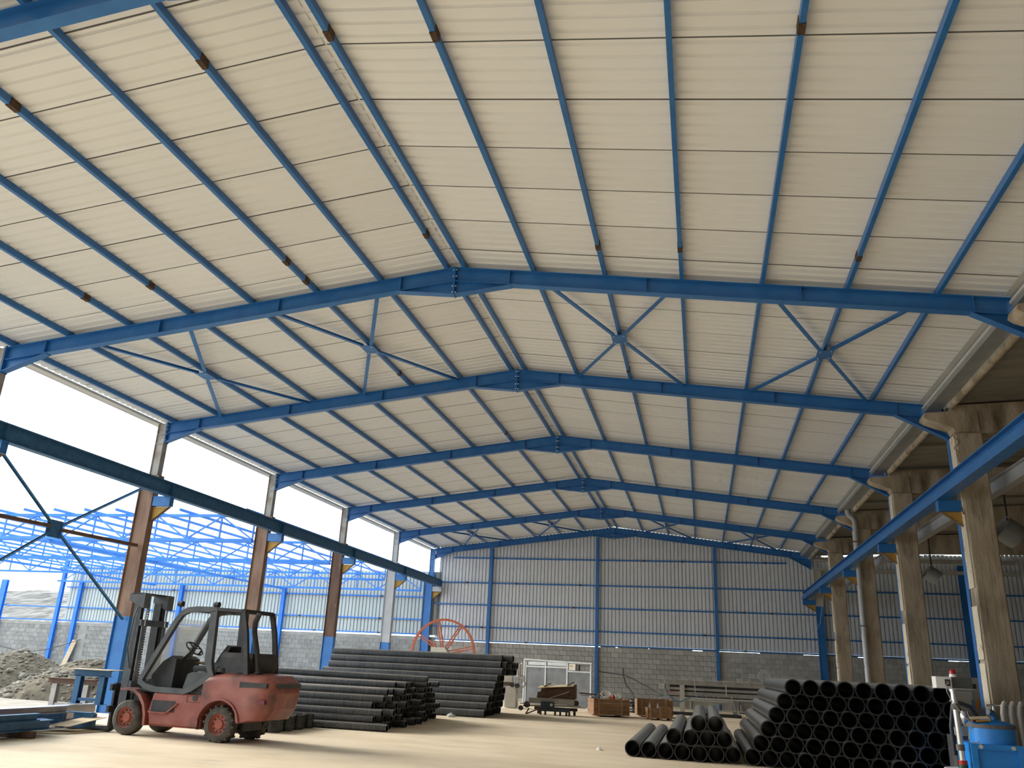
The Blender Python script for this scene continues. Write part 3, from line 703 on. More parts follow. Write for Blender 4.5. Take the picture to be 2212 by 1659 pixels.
# ------------------------------------------------------------------ forklift
FK = thing('forklift', 'old faded red forklift with charcoal cab and black mast', 'forklift', (-4.27, 1.66, 0), math.radians(174.88))
def fb(b, nm, mt, parent=FK, smooth=False): return b.build(nm, mt, parent, smooth, local=True)
def arc(cx, cz, r, a0, a1, n): return [(cx+r*math.cos(math.radians(a0+(a1-a0)*i/n)), cz+r*math.sin(math.radians(a0+(a1-a0)*i/n))) for i in range(n+1)]
# wheels
def wheel(L_, Y, r, w, lug, nm):
    sgn = 1 if Y > 0 else -1
    tr = inst(nm, None, FK, (L_, Y, r))
    tp = [(r*.60, -w/2), (r*.86, -w/2), (r*.97, -w*.40), (r, -w*.28), (r, w*.28), (r*.97, w*.40), (r*.86, w/2), (r*.60, w/2)]
    b = MB().rev(tp, (0, 0, 0), 'y', 36)
    if lug:
        for i in range(16):
            th = 2*PI*i/16
            for sd in (-1, 1):
                p = Vector((math.cos(th+sd*.10)*(r-.004), sd*w*.25, math.sin(th+sd*.10)*(r-.004)))
                b.bar(p-Vector((0, w*.2, 0)), p+Vector((0, w*.2, 0)), .035, .05, (math.cos(th), 0, math.sin(th)))
    fb(b, 'tyre', 'tyre', tr, True)
    s = sgn
    rp = [(r*.61, s*w*.42), (r*.61, -s*w*.3), (r*.52, -s*w*.3), (r*.52, s*w*.22), (r*.30, s*w*.22), (r*.26, s*w*.34), (r*.10, s*w*.36), (r*.001, s*w*.36), (r*.001, s*w*.20), (r*.48, s*w*.12), (r*.56, s*w*.40)]
    fb(MB().rev(rp, (0, 0, 0), 'y', 28, closed=True), 'rim', 'redrim', tr, True)
    for i in range(10):
        th = 2*PI*i/10; x, z = r*.42*math.cos(th), r*.42*math.sin(th)
        fb(MB().tube((x, s*w*.20, z), (x, s*w*.27, z), .018, 6), 'wheel_nut', 'black', tr)
    return tr
wheel(2.13, .46, .315, .26, False, 'front_wheel'); wheel(2.13, -.50, .315, .26, False, 'front_wheel')
wheel(.02, .46, .315, .24, True, 'rear_wheel'); wheel(.02, -.52, .315, .24, True, 'rear_wheel')
# chassis between the wheels
ch = [(1.70, .22), (1.62, .20), (.42, .20), (.40, .78), (.82, .82), (1.62, .82), (2.0, .90), (2.28, .62), (2.30, .30), (1.95, .28)]
mid = [(1.62, .20), (.44, .20), (.44, .80), (.86, .80), (1.60, .80), (1.68, .50)]
b = MB(); secs = []
for Y, q in ((-.55, .04), (-.50, 0), (.50, 0), (.55, .04)): secs.append([(x+(q if x < 1 else -q), Y, z+(q if z < .5 else -q)) for x, z in mid])
b.loft(secs); fb(b, 'chassis', 'red')
fb(MB().box(1.66, 2.36, -.30, .30, .22, .80), 'front_axle_box', 'black')
fb(MB().box(-.35, .42, -.30, .30, .20, .60), 'rear_axle_box', 'black')
# counterweight with rear arches and rounded tail
cwp = [(.46, .20)] + [(.46, .42)] + arc(.02, .30, .43, 20, 168, 10) + [(-.46, .36), (-.86, .42), (-1.0, .62), (-1.05, .90), (-1.02, 1.08), (-.86, 1.20), (-.45, 1.235), (.10, 1.22), (.36, 1.17), (.46, 1.05)]
def cws(Y, q): return [(x if x > -.3 else -.3+(x+.3)*(1-q), Y, z if z < 1.0 else 1.0+(z-1.0)*(1-q*1.2)) for x, z in cwp]
b = MB(); b.loft([cws(.345+0, .0), cws(.42, .02), cws(.50, .10), cws(.56, .24), cws(.59, .42)]); fb(b, 'rear_wing', 'red', FK, True)
b = MB(); b.loft([cws(-.345, .0), cws(-.42, .02), cws(-.50, .10), cws(-.56, .24), cws(-.59, .42)]); fb(b, 'rear_wing', 'red', FK, True)
cmid = [(.46, .55), (-.30, .60), (-.46, .40), (-.86, .42), (-1.0, .62), (-1.05, .90), (-1.02, 1.08), (-.86, 1.20), (-.45, 1.235), (.10, 1.22), (.36, 1.17), (.46, 1.05)]
fb(MB().prism(cmid, 'y', -.345, .345), 'counterweight', 'red')
fb(MB().prism([(-.84, 1.0), (-1.062, .99), (-1.07, 1.06), (-.84, 1.10)], 'y', -.40, .40), 'rear_grille', 'black')
for s in (-1, 1):
    fb(MB().prism([(-.35, .98), (-.93, .99), (-.93, 1.07), (-.35, 1.08)], 'y', min(s*.52, s*.594), max(s*.52, s*.594)), 'side_grille', 'black')
    fb(MB().prism([(-.62, .70), (-.93, .71), (-.92, .78), (-.62, .78)], 'y', min(s*.50, s*.580), max(s*.50, s*.580)), 'tail_lamp', 'tail')
# wing moulding and front fenders
for s in (-1, 1):
    ring_o = arc(.02, .30, .47, 8, 172, 12); ring_i = arc(.02, .30, .435, 8, 172, 12)
    b = MB(); b.prism(ring_o+ring_i[::-1], 'y', min(s*.50, s*.62), max(s*.50, s*.62)); fb(b, 'wheel_arch', 'red')
    o_ = [(2.36, .84), (2.18, .86), (2.0, .83), (1.84, .74), (1.72, .58), (1.66, .40), (1.64, .20)]; i_ = [(2.34, .80), (2.18, .81), (2.02, .78), (1.88, .69), (1.77, .55), (1.71, .38), (1.69, .20)]
    b = MB(); b.prism(o_+i_[::-1], 'y', min(s*.30, s*.60), max(s*.30, s*.60)); fb(b, 'front_fender', 'red')
    st = fb(MB().box(1.05, 1.58, min(s*.535, s*.556), max(s*.535, s*.556), .46, .66), 'step_recess', 'black')
    fb(MB().bar((1.60, s*.585, .45), (1.20, s*.585, .44), .06, .02).bar((1.20, s*.585, .44), (.98, s*.575, .62), .04, .02), 'step', 'red', st)
fb(MB().tube((.62, .55, .74), (.62, .562, .74), .055, 16), 'fuel_cap', 'black')
fb(MB().ring([(.46, .66), (.80, .66), (.80, .84), (.46, .84)], [(.466, .666), (.794, .666), (.794, .834), (.466, .834)], 'y', .548, .556), 'fuel_flap', 'black')
# cab frame, both sides
outer = [(2.03, .94), (2.02, 1.06), (1.42, 2.16), (1.30, 2.32), (1.14, 2.40), (.92, 2.425), (.46, 2.42), (.44, 2.36), (.40, 1.42), (.36, 1.26), (.30, 1.16), (.42, 1.06), (.74, .86), (.92, .79), (1.62, .80), (1.86, .85)]
def offs(poly, dd):
    out = []; k = len(poly)
    for i in range(k):
        a, p, c = Vector(poly[i-1]), Vector(poly[i]), Vector(poly[(i+1) % k])
        n1 = (p-a).normalized(); n2 = (c-p).normalized(); n1 = Vector((-n1.y, n1.x)); n2 = Vector((-n2.y, n2.x)); m = (n1+n2).normalized()
        out.append(tuple(p+m*(dd/max(.35, m.dot(n1)))))
    return out
ar = sum(outer[i][0]*outer[(i+1) % len(outer)][1]-outer[(i+1) % len(outer)][0]*outer[i][1] for i in range(len(outer)))
inner = offs(outer, .10 if ar > 0 else -.10)
inner[8] = (inner[8][0]+.06, inner[8][1]); inner[7] = (inner[7][0]+.05, inner[7][1])
for s in (-1, 1):
    fb(MB().ring(outer, inner, 'y', min(s*.44, s*.53), max(s*.44, s*.53)), 'cab_frame', 'char')
    fb(MB().bar((.46, s*.49, 2.385), (-.16, s*.49, 2.355), .07, .06), 'roof_rail', 'black')
    fb(MB().bar((-.14, s*.49, 2.37), (-.26, s*.49, 1.95), .07, .09, (1, 0, 0)).bar((-.26, s*.49, 1.95), (-.40, s*.49, 1.20), .07, .09, (1, 0, 0)), 'rear_pillar', 'black')
for x in (-.10, .10, .32, .55, .78, 1.0): fb(MB().box(x-.025, x+.025, -.47, .47, 2.355, 2.40), 'roof_bar', 'black')
fb(MB().bar((1.16, -.45, 2.36), (1.16, .45, 2.36), .12, .06), 'front_header', 'char')
fb(MB().bar((-.14, -.47, 2.36), (-.14, .47, 2.36), .07, .07), 'rear_header', 'black')
fb(MB().loft([[(1.98, -.43, 1.02), (1.98, .43, 1.02), (1.97, .43, 1.015), (1.97, -.43, 1.015)], [(1.37, -.43, 2.18), (1.37, .43, 2.18), (1.36, .43, 2.175), (1.36, -.43, 2.175)]]), 'windscreen', 'glass')
# cab interior
fb(MB().box(.40, 1.98, -.44, .44, .80, .86), 'cab_floor', 'black')
fb(MB().prism([(1.93, .86), (1.93, 1.10), (1.72, 1.36), (1.52, 1.48), (1.40, 1.42), (1.42, .86)], 'y', -.43, .28), 'dashboard', 'black')
sw = fb(MB().path([(1.50, 0, 1.40), (1.28, 0, 1.60)], .03, 8), 'steering_column', 'black')
cc = Vector((1.24, 0, 1.63)); ax = Vector((-.62, 0, .78)).normalized(); o_ = Vector((0, 1, 0)); p_ = ax.cross(o_)
fb(MB().path([cc+o_*(.19*math.cos(2*PI*i/24))+p_*(.19*math.sin(2*PI*i/24)) for i in range(25)], .014, 6), 'steering_wheel', 'black', sw)
fb(MB().bar(cc-o_*.18, cc+o_*.18, .03, .014).bar(cc-p_*.18, cc, .03, .014), 'spoke', 'black', sw)
fb(MB().path([cc+p_*.16, cc+p_*.16+ax*.07], .022, 8), 'knob', 'black', sw)
fb(MB().prism([(.46, .86), (1.04, .86), (.96, 1.16), (.86, 1.20), (.46, 1.20)], 'y', -.40, .44), 'seat_box', 'char')
se = fb(MB().loft([[(.44, -.26, 1.21), (.98, -.26, 1.21), (.98, .26, 1.21), (.44, .26, 1.21)], [(.44, -.27, 1.27), (1.0, -.27, 1.28), (1.0, .27, 1.28), (.44, .27, 1.27)], [(.46, -.25, 1.31), (.97, -.25, 1.32), (.97, .25, 1.32), (.46, .25, 1.31)]]), 'seat', 'seat')
fb(MB().loft([[(.56, -.25, 1.30), (.56, .25, 1.30), (.44, .25, 1.30), (.44, -.25, 1.30)], [(.42, -.25, 1.55), (.42, .25, 1.55), (.30, .24, 1.55), (.30, -.24, 1.55)], [(.34, -.18, 1.72), (.34, .18, 1.72), (.26, .17, 1.70), (.26, -.17, 1.70)]]), 'backrest', 'seat', se)
b = MB(); rr = random.Random(2); nn = 8
vs = [(.50+.5*i/nn, -.24+.48*j/nn, 1.345+rr.uniform(0, .05)) for j in range(nn+1) for i in range(nn+1)]
fs = [(j*(nn+1)+i, j*(nn+1)+i+1, (j+1)*(nn+1)+i+1, (j+1)*(nn+1)+i) for j in range(nn) for i in range(nn)]
b.add(vs, fs); b.add([(x, y, z-.02) for x, y, z in vs], fs); rag = b.build('seat_cloth', 'rag', None, True)
rag.matrix_world = Matrix.Translation((-4.27, 1.66, 0)) @ Matrix.Rotation(math.radians(174.88), 4, 'Z')
tag(rag, 'crumpled olive cloth lying on the forklift seat', 'cloth')
# engine cover, exhaust, lamps
fb(MB().loft([[(.28, -.44, 1.23), (-.42, -.44, 1.23), (-.42, .44, 1.23), (.28, .44, 1.23)], [(.28, -.44, 1.50), (-.44, -.44, 1.50), (-.44, .44, 1.50), (.28, .44, 1.50)], [(.26, -.38, 1.59), (-.40, -.38, 1.59), (-.40, .38, 1.59), (.26, .38, 1.59)]]), 'engine_cover', 'black')
fb(MB().tube((.22, .40, 1.225), (.22, .40, 1.30), .10, 14), 'air_filter', 'black')
ex = fb(MB().path([(-.54, .34, 1.23), (-.46, .34, 1.60), (-.34, .34, 1.98), (-.33, .34, 2.16), (-.40, .34, 2.32)], .052, 12), 'exhaust', 'black', smooth=True)
fb(MB().tube((-.55, .34, 1.22), (-.54, .34, 1.26), .09, 14), 'exhaust_flange', 'black', ex)
for x in (.56, 1.42):
    lm = fb(MB().tube((x-.05, .40, 2.47), (x+.05, .40, 2.47), .055, 12), 'work_lamp', 'black')
    fb(MB().bar((x, .40, 2.40), (x, .40, 2.46), .03, .02), 'lamp_bracket', 'black', lm)
# mast, tilted slightly back like in the photograph
mast = inst('mast', None, FK, (2.42, 0, .30), (0, math.radians(1.0), 0))
for s in (-1, 1):
    b = MB(); y0 = s*.36
    b.box(-.08, .10, y0-.04, y0-.025, 0, 2.24).box(-.08, .10, y0+.025, y0+.04, 0, 2.24).box(-.004, .012, y0-.025, y0+.025, 0, 2.24); fb(b, 'outer_rail', 'maststeel', mast)
    b = MB(); y0 = s*.27
    b.box(-.02, .16, y0-.03, y0-.018, .05, 2.20).box(-.02, .16, y0+.018, y0+.03, .05, 2.20).box(.06, .072, y0-.018, y0+.018, .05, 2.20); fb(b, 'inner_rail', 'black', mast)
    fb(MB().tube((-.13, s*.30, .1), (-.13, s*.30, 1.72), .036, 12), 'lift_cylinder', 'maststeel', mast, True)
    fb(MB().tube((-.13, s*.30, 1.72), (-.13, s*.30, 2.10), .022, 10), 'piston_rod', 'chrome', mast, True)
    b = MB()
    for i in range(40): b.box(.17, .185, s*.12-.016, s*.12+.016, .2+i*.05, .2+i*.05+.036)
    fb(b, 'lift_chain', 'black', mast)
fb(MB().prism([(-.16, 2.06), (.22, 2.22), (.22, 2.36), (-.16, 2.36)], 'y', .26, .44), 'head_plate', 'char', mast)
fb(MB().prism([(-.16, 2.06), (.22, 2.22), (.22, 2.36), (-.16, 2.36)], 'y', -.44, -.26), 'head_plate', 'char', mast)
fb(MB().box(-.10, .16, -.44, .44, 2.34, 2.37), 'head_beam', 'black', mast)
fb(MB().box(-.14, -.06, -.40, .40, 1.72, 1.84), 'cross_member', 'maststeel', mast); fb(MB().box(-.14, -.06, -.40, .40, .55, .67), 'cross_member', 'maststeel', mast)
for zz in (.08, .48): fb(MB().box(.19, .25, -.52, .52, zz, zz+.12), 'carriage_bar', 'black', mast)
for s in (-1, 1): fb(MB().box(.12, .24, s*.25-.03, s*.25+.03, .02, .66), 'carriage_side', 'black', mast)
fb(MB().path([(-.05, .42, .9), (.05, .46, 1.3), (.02, .45, 1.9), (-.02, .43, 2.1)], .012, 6), 'hydraulic_hose', 'hose', mast)
for s in (-1, 1):
    fb(MB().prism([(.25, -.24), (.30, -.24), (.32, -.22), (1.30, -.255), (1.32, -.265), (.30, -.285), (.25, -.26)], 'y', s*.30-.06, s*.30+.06).box(.25, .30, s*.30-.06, s*.30+.06, -.26, .62), 'fork', 'black', mast)
    fb(MB().bar((1.75-2.42, s*.32, .80-.30), (-.05, s*.32, .45), .06, .06), 'tilt_cylinder', 'black', mast)

# ------------------------------------------------------------------ loads and steel beside the forklift
def steel(nm, x, y0, y1, z, b_, h, mat, lab, cat='beam', dx=0.0):
    return tag(MB().ibeam((x, y0, z+h/2), (x+dx, y1, z+h/2), b_, h, .014, .010).build(nm, mat), lab, cat, 'steel beams stacked beside the forklift')
def dunn(x, y, lab): return tag(MB().box(x-.55, x+.55, y-.07, y+.07, 0, .115).build('timber_bearer', 'wooddark'), lab, 'timber', 'timber bearers under the steel')
dunn(-7.62, -.30, 'dark timber bearer under the free end of the blue steel beams'); dunn(-7.7, -3.2, 'dark timber bearer farther along under the blue steel beams')
steel('steel_beam', -7.28, -5.5, .30, .115, .16, .16, 'blue_dull', 'dull blue steel beam resting lowest on the timber bearer', dx=.0)
steel('steel_beam', -7.50, -5.5, .42, .115, .16, .16, 'blue', 'bright blue steel beam resting on the timber bearer')
steel('steel_beam', -7.30, -5.5, -.02, .275, .14, .12, 'blue_dull', 'dull blue steel beam stacked on another blue beam')
steel('steel_beam', -7.93, -5.5, 1.3, .115, .20, .20, 'blue', 'bright blue steel beam stacked next to the mill steel beam')
steel('steel_beam', -7.93, -5.5, 1.45, .315, .18, .13, 'steelbeam', 'shiny bare steel beam stacked on a bright blue beam')
dunn(-8.6, 2.2, 'dark timber bearer under the long bare steel beam'); dunn(-8.6, -2.0, 'dark timber bearer under the middle of the long bare beam')
steel('steel_beam', -8.40, -5.5, 2.9, .115, .20, .30, 'steelbeam', 'long bare steel beam ending beside the forklift fork')
steel('steel_beam', -8.72, -5.5, 3.0, .115, .20, .24, 'blue', 'bright blue steel beam behind the long bare steel beam')
def plate(nm, pts, th, mat, lab):
    tag(MB().loft([pts, [(p[0], p[1], p[2]-th) for p in pts]]).build(nm, mat), lab, 'plate', 'flat plates by the fork')
plate('steel_plate', [(-7.75, .80, .128), (-7.30, .84, .128), (-7.28, 1.86, .245), (-7.72, 1.92, .245)], .010, 'woodpale', 'dusty tan plate sloping up onto the forklift fork')
plate('steel_plate', [(-7.95, .30, .018), (-7.20, .70, .018), (-7.05, 1.70, .018), (-7.62, 1.75, .018)], .012, 'woodpale', 'dusty tan plate lying flat on the floor under the fork')
def stand(org, w, d, h, leg, mat_leg, mat_top, lab, over, rzz=0):
    t = thing('steel_stand', lab, 'stand', org, rzz, 'steel stands'); x0 = -w/2
    for sx in (-1, 1):
        b = MB().ibeam((sx*w*.32, 0, 0.0), (sx*w*.32, 0, h-.12), leg, leg, .012, .01, (0, 1, 0)); b.build('leg', mat_leg, t, local=True)
    MB().ibeam((-w/2, 0, h-.07), (w/2, 0, h-.07), leg, .13, .012, .01).build('top_beam', mat_top, t, local=True)
    MB().box(-w/2-over, w/2+over, -d/2, d/2, h, h+.012).build('top_plate', 'woodpale' if over > .1 else mat_top, t, local=True)
    MB().box(-w*.32, w*.32, -.04, .04, .0+.06, .12).build('cross_bar', mat_leg, t, local=True)
    for sx in (-1, 1): MB().box(sx*w*.32-.11, sx*w*.32+.11, -.10, .10, 0, .012).build('foot_plate', mat_leg, t, local=True)
    return t
stand((-8.35, 2.55, .415), .92, .55, .69, .13, 'blue_dull', 'blue_dull', 'blue grey steel stand with a tan plate on top, standing on beams', .13)
stand((-12.35, 6.9, -.03), 1.55, .22, .74, .15, 'primer', 'rustdark', 'low rusty steel trestle standing in the yard before the rubble', .0)
t = thing('steel_bracket', 'short dull blue steel bracket lying on its side by the fork', 'bracket', (-8.0, 1.78, 0))
MB().box(-8.35, -7.55, 1.70, 1.86, .30, .315).box(-8.33, -8.21, 1.72, 1.84, 0, .30).build('angle_leg', 'blue_dull', t)
MB().box(-7.95, -7.50, 1.72, 1.84, .02, .30).build('web_plate', 'blue_dull', t)

# ------------------------------------------------------------------ rubble mounds in the yard
def mound(cx, cy, rx, ry, h, seed, lab):
    rr = random.Random(seed); t = thing('dirt_mound', lab, 'mound', (cx, cy, -.03), group='rubble mounds'); n = 44
    def hz(a, b):
        q = a*a+b*b
        return h*max(0, 1-q)**.8*(1+.12*math.sin(5*a+seed)+.1*math.cos(7*b)) if q < 1 else 0
    vs = []; 
    for j in range(n+1):
        for i in range(n+1):
            a, b = -1+2*i/n, -1+2*j/n
            z = hz(a, b); vs.append((cx+a*rx, cy+b*ry, -.035+z+(rr.uniform(-.05, .05) if z > .04 else -.03)))
    fs = [(j*(n+1)+i, j*(n+1)+i+1, (j+1)*(n+1)+i+1, (j+1)*(n+1)+i) for j in range(n) for i in range(n)]
    MB().add(vs, fs).build('soil', 'mound', t, True)
    def blob(b, c, s):
        k = 6; ring = []; sx, sy, sz = s*rr.uniform(.8, 1.6), s*rr.uniform(.7, 1.2), s*rr.uniform(.5, .9)
        secs = []
        for q, (rad, zz) in enumerate(((.35, -1), (.9, -.45), (1, .2), (.6, .85), (.15, 1.0))):
            secs.append([(c[0]+sx*rad*math.cos(2*PI*i/k+q)*rr.uniform(.85, 1.1), c[1]+sy*rad*math.sin(2*PI*i/k+q)*rr.uniform(.85, 1.1), c[2]+sz*zz) for i in range(k)])
        b.loft(secs)
    for q in range(34):
        a, b_ = rr.uniform(-.8, .8), rr.uniform(-.95, .1); s = rr.uniform(.07, .16)
        if a*a+b_*b_ > 1: continue
        b = MB(); blob(b, (cx+a*rx, cy+b_*ry, -.03+hz(a, b_)+s*.15), s); b.build('stone', 'stone', t, True)
    b = MB()
    for q in range(900):
        a, b_ = rr.uniform(-1, 1), rr.uniform(-1, .4)
        if a*a+b_*b_ > 1.1: continue
        s = rr.uniform(.02, .06); blob(b, (cx+a*rx, cy+b_*ry, -.03+hz(a, b_)+s*.2), s)
    o = b.build('gravel', 'stone', t, True); o['kind'] = 'stuff'
mound(-19.2, 12.3, 3.0, 2.6, 1.08, 1, 'tall grey brown mound of soil and stones in the yard')
mound(-15.0, 11.2, 3.1, 2.4, .98, 2, 'lighter rubble mound with many cobbles close to the hall column')

# ------------------------------------------------------------------ orange reel wheel
t = thing('cable_reel', 'large orange spoked reel wheel behind the corrugated pipes', 'reel', (-8.2, 27.6, 0))
cz = 2.0
RO = 1.68
MB().rev([(RO, -.05), (RO, .05), (RO-.11, .05), (RO-.11, -.05)], (-8.2, 27.6, cz), 'y', 56).build('rim', 'orange', t, True)
MB().rev([(.22, -.12), (.22, .12), (.02, .12), (.02, -.12)], (-8.2, 27.6, cz), 'y', 24).build('hub', 'orange', t, True)
for i in range(8):
    th = math.radians(12+45*i); dr = Vector((math.cos(th), 0, math.sin(th))); sd = Vector((-math.sin(th), 0, math.cos(th))); c = Vector((-8.2, 27.6, cz))
    sp = MB().bar(c+dr*.2+sd*.055, c+dr*(RO-.1)+sd*.055, .05, .08, (0, 1, 0)).bar(c+dr*.2-sd*.055, c+dr*(RO-.1)-sd*.055, .05, .08, (0, 1, 0)).build('spoke', 'orange', t)
    MB().bar(c+dr*.55-sd*.16-Vector((0, .06, 0)), c+dr*1.05-sd*.07-Vector((0, .06, 0)), .04, .04).bar(c+dr*.55-sd*.16-Vector((0, .06, 0)), c+dr*.50-sd*.06-Vector((0, .06, 0)), .04, .04).build('spoke_bracket', 'orange', sp)
MB().prism([(-8.62, 1.95), (-7.75, 1.95), (-7.75, 2.05), (-7.92, 2.27), (-8.62, 2.27)], 'y', 26.9, 27.35).build('drive_box', 'cream', t)
MB().box(-8.35, -8.05, 27.0, 27.3, 0, 1.95).build('stand_post', 'orange', t)
MB().box(-8.9, -7.5, 26.8, 28.2, 0, .08).build('base_frame', 'orange', t)
MB().tube((-8.2, 27.3, cz), (-8.2, 27.72, cz), .07, 12).build('axle', 'black', t)

# ------------------------------------------------------------------ grey partition frame
P0 = Vector((-3.34, 24.42, 0)); P1 = Vector((-.12, 22.75, 0)); ex = (P1-P0).normalized(); wl = (P1-P0).length
t = thing('partition_frame', 'light grey metal frame with three dark grey boards near the gable wall', 'partition', P0, math.atan2(ex.y, ex.x))
def pb(b, nm, mt, par=None): return b.build(nm, mt, par or t, local=True)
for x in (0, wl*.335, wl*.66, wl): pb(MB().box(x-.035, x+.035, -.035, .035, 0, 1.86 if x < wl*.9 else 1.74), 'upright', 'lightgrey')
pb(MB().box(.08, .13, -.03, .03, 0, 1.80), 'upright', 'lightgrey')
pb(MB().bar((-.03, 0, 1.88), (wl+.05, 0, 1.80), .07, .06), 'top_rail', 'lightgrey')
for i, (xa, xb, zt) in enumerate(((.13, wl*.335, 1.55), (wl*.335, wl*.66, 1.56), (wl*.66, wl, 1.42))):
    pb(MB().box(xa+.04, xb-.04, -.012, .012, .03, zt), 'board', 'greysheet'); pb(MB().box(xa, xb, -.03, .03, zt, zt+.06), 'mid_rail', 'lightgrey')
    if i < 2: pb(MB().box(xa+.10, xb-.06, -.02, .02, zt+.10, zt+.24), 'header_strip', 'lightgrey')
sb_ = pb(MB().box(wl*.70, wl*.79, -.08, .02, 1.50, 1.76), 'switch_box', 'cream'); pb(MB().box(wl*.715, wl*.745, -.09, -.08, 1.64, 1.70), 'switch', 'yellow', sb_); pb(MB().box(wl*.80, wl*.84, -.07, .02, 1.50, 1.74), 'relay', 'black')
for x in (0, wl*.5, wl): pb(MB().box(x-.04, x+.04, -.3, .3, 0, .04), 'foot', 'lightgrey')

# extruder head standing beside the partition
t = thing('extruder_unit', 'pale grey extruder head on a cabinet behind the thick pipes', 'machine', (-2.95, 20.0, 0))
MB().box(-3.15, -2.72, 19.85, 20.35, .02, .78).build('cabinet', 'machinelight', t)
MB().box(-3.30, -2.90, 19.9, 20.3, .95, 1.30).build('hood', 'cream', t); MB().box(-3.32, -2.88, 19.88, 19.92, .82, .95).build('hood_band', 'wooddark', t)
MB().tube((-2.85, 20.1, 1.12), (-2.42, 20.1, 1.12), .10, 16).build('barrel', 'whiteplastic', t, True)
for x in (-2.84, -2.78, -2.70): MB().tube((x, 19.95, .78), (x, 19.95, 1.36), .022, 8).build('rod', 'chrome', t)
MB().box(-2.66, -2.60, 19.98, 20.2, 1.20, 1.66).build('bracket', 'machinelight', t); MB().tube((-2.55, 20.05, 1.22), (-2.55, 20.05, 1.70), .05, 10).build('funnel', 'whiteplastic', t)
MB().rev([(.16, -.03), (.16, .03), (.10, .03), (.10, -.03)], (-2.50, 19.9, .92), 'y', 20).build('hose_coil', 'cable', t, True)
for x, z in ((-2.86, .86), (-2.66, .84)): MB().tube((x, 19.72, z), (x, 19.84, z), .085, 16).build('handwheel', 'black', t)
MB().path([(-2.72, 19.9, .7), (-2.62, 19.8, .3), (-2.55, 19.75, .03)], .012, 6).build('cable', 'cable', t)

# ------------------------------------------------------------------ trolley with broken crate
t = thing('flat_trolley', 'dark low steel trolley loaded with profiles and a broken crate', 'trolley', (-.7, 17.0, 0))
MB().box(-1.15, -.08, 16.62, 16.70, .12, .24).build('side_rail', 'navy', t); MB().box(-1.45, .1, 17.2, 17.28, .14, .24).build('side_rail', 'black', t)
MB().box(-1.10, -.62, 16.56, 16.62, .24, .44).build('gear_housing', 'navy', t); MB().tube((-.72, 16.52, .34), (-.72, 16.57, .34), .05, 12).build('flange', 'machinelight', t)
for x in (-1.12, -.95, -.6, -.42, -.2, -.1):
    MB().box(x-.03, x+.03, 16.63, 16.70, 0, .12).build('leg', 'black', t)
for x in (-1.3, 0): MB().box(x-.04, x+.04, 17.2, 17.28, 0, .14).build('leg', 'black', t)
for i in range(5): MB().bar((-1.5+.08*i, 16.7+.1*i, .28), (.30-.06*i, 16.75+.1*i, .32), .06, .05).build('profile', 'machine', t)
MB().bar((-1.75, 16.7, .26), (-1.05, 16.75, .30), .05, .05).build('handle', 'black', t)
MB().tube((-1.84, 16.66, .18), (-1.84, 16.74, .18), .085, 16).build('wheel', 'tyre', t); MB().tube((-1.66, 16.85, .30), (-1.66, 16.92, .30), .11, 16).build('wheel', 'tyre', t); MB().tube((.10, 16.85, .42), (.10, 16.92, .42), .10, 16).build('wheel', 'tyre', t)
MB().bar((-1.62, 16.5, .0), (-1.0, 16.66, .26), .04, .04).bar((-1.62, 16.5, 0), (-1.50, 16.5, .20), .04, .04).build('prop', 'wooddark', t)
tag(MB().box(-1.56, .06, 16.7, 16.95, .36, .54).build('timber_beam', 'machine'), 'long grey timber lying across the low trolley', 'timber')
t = thing('broken_crate', 'broken brown wooden crate with a tilted pale lid on the trolley', 'crate', (-.62, 17.05, .54))
MB().prism([(-1.30, .545), (-1.26, .74), (.02, .98), (.05, .545)], 'y', 16.78, 16.80).build('side_board', 'wooddark', t); MB().prism([(-1.28, .55), (-1.24, .86), (.02, 1.02), (.05, .55)], 'y', 17.35, 17.37).build('side_board', 'wooddark', t)
MB().box(.03, .05, 16.78, 17.37, .55, 1.03).build('end_board', 'wooddark', t); MB().box(-1.28, -1.26, 16.8, 17.35, .55, .72).build('end_board', 'wooddark', t)
for i in range(3):
    y0 = 16.72+.23*i
    MB().loft([[(-1.28, y0, .86+.02*i), (.02, y0, .97+.02*i), (.02, y0+.215, .99+.02*i), (-1.28, y0+.215, .88+.02*i)], [(-1.28, y0, .88+.02*i), (.02, y0, .99+.02*i), (.02, y0+.215, 1.01+.02*i), (-1.28, y0+.215, .90+.02*i)]]).build('lid_board', 'woodpale', t)
for x in (-1.02, -.18): MB().bar((x, 16.74, .91+.085*(x+1.28)), (x+.1, 17.38, 1.01+.085*(x+1.28)), .07, .03).build('lid_batten', 'wooddark', t); MB().box(x-.03, x+.03, 16.75, 16.78, .545, .90).build('side_batten', 'wooddark', t)
tag(MB().bar((-.80, 16.68, .56), (-.12, 16.70, .80), .05, .02).build('loose_lath', 'woodpale'), 'pale loose lath leaning on the broken crate', 'lath')

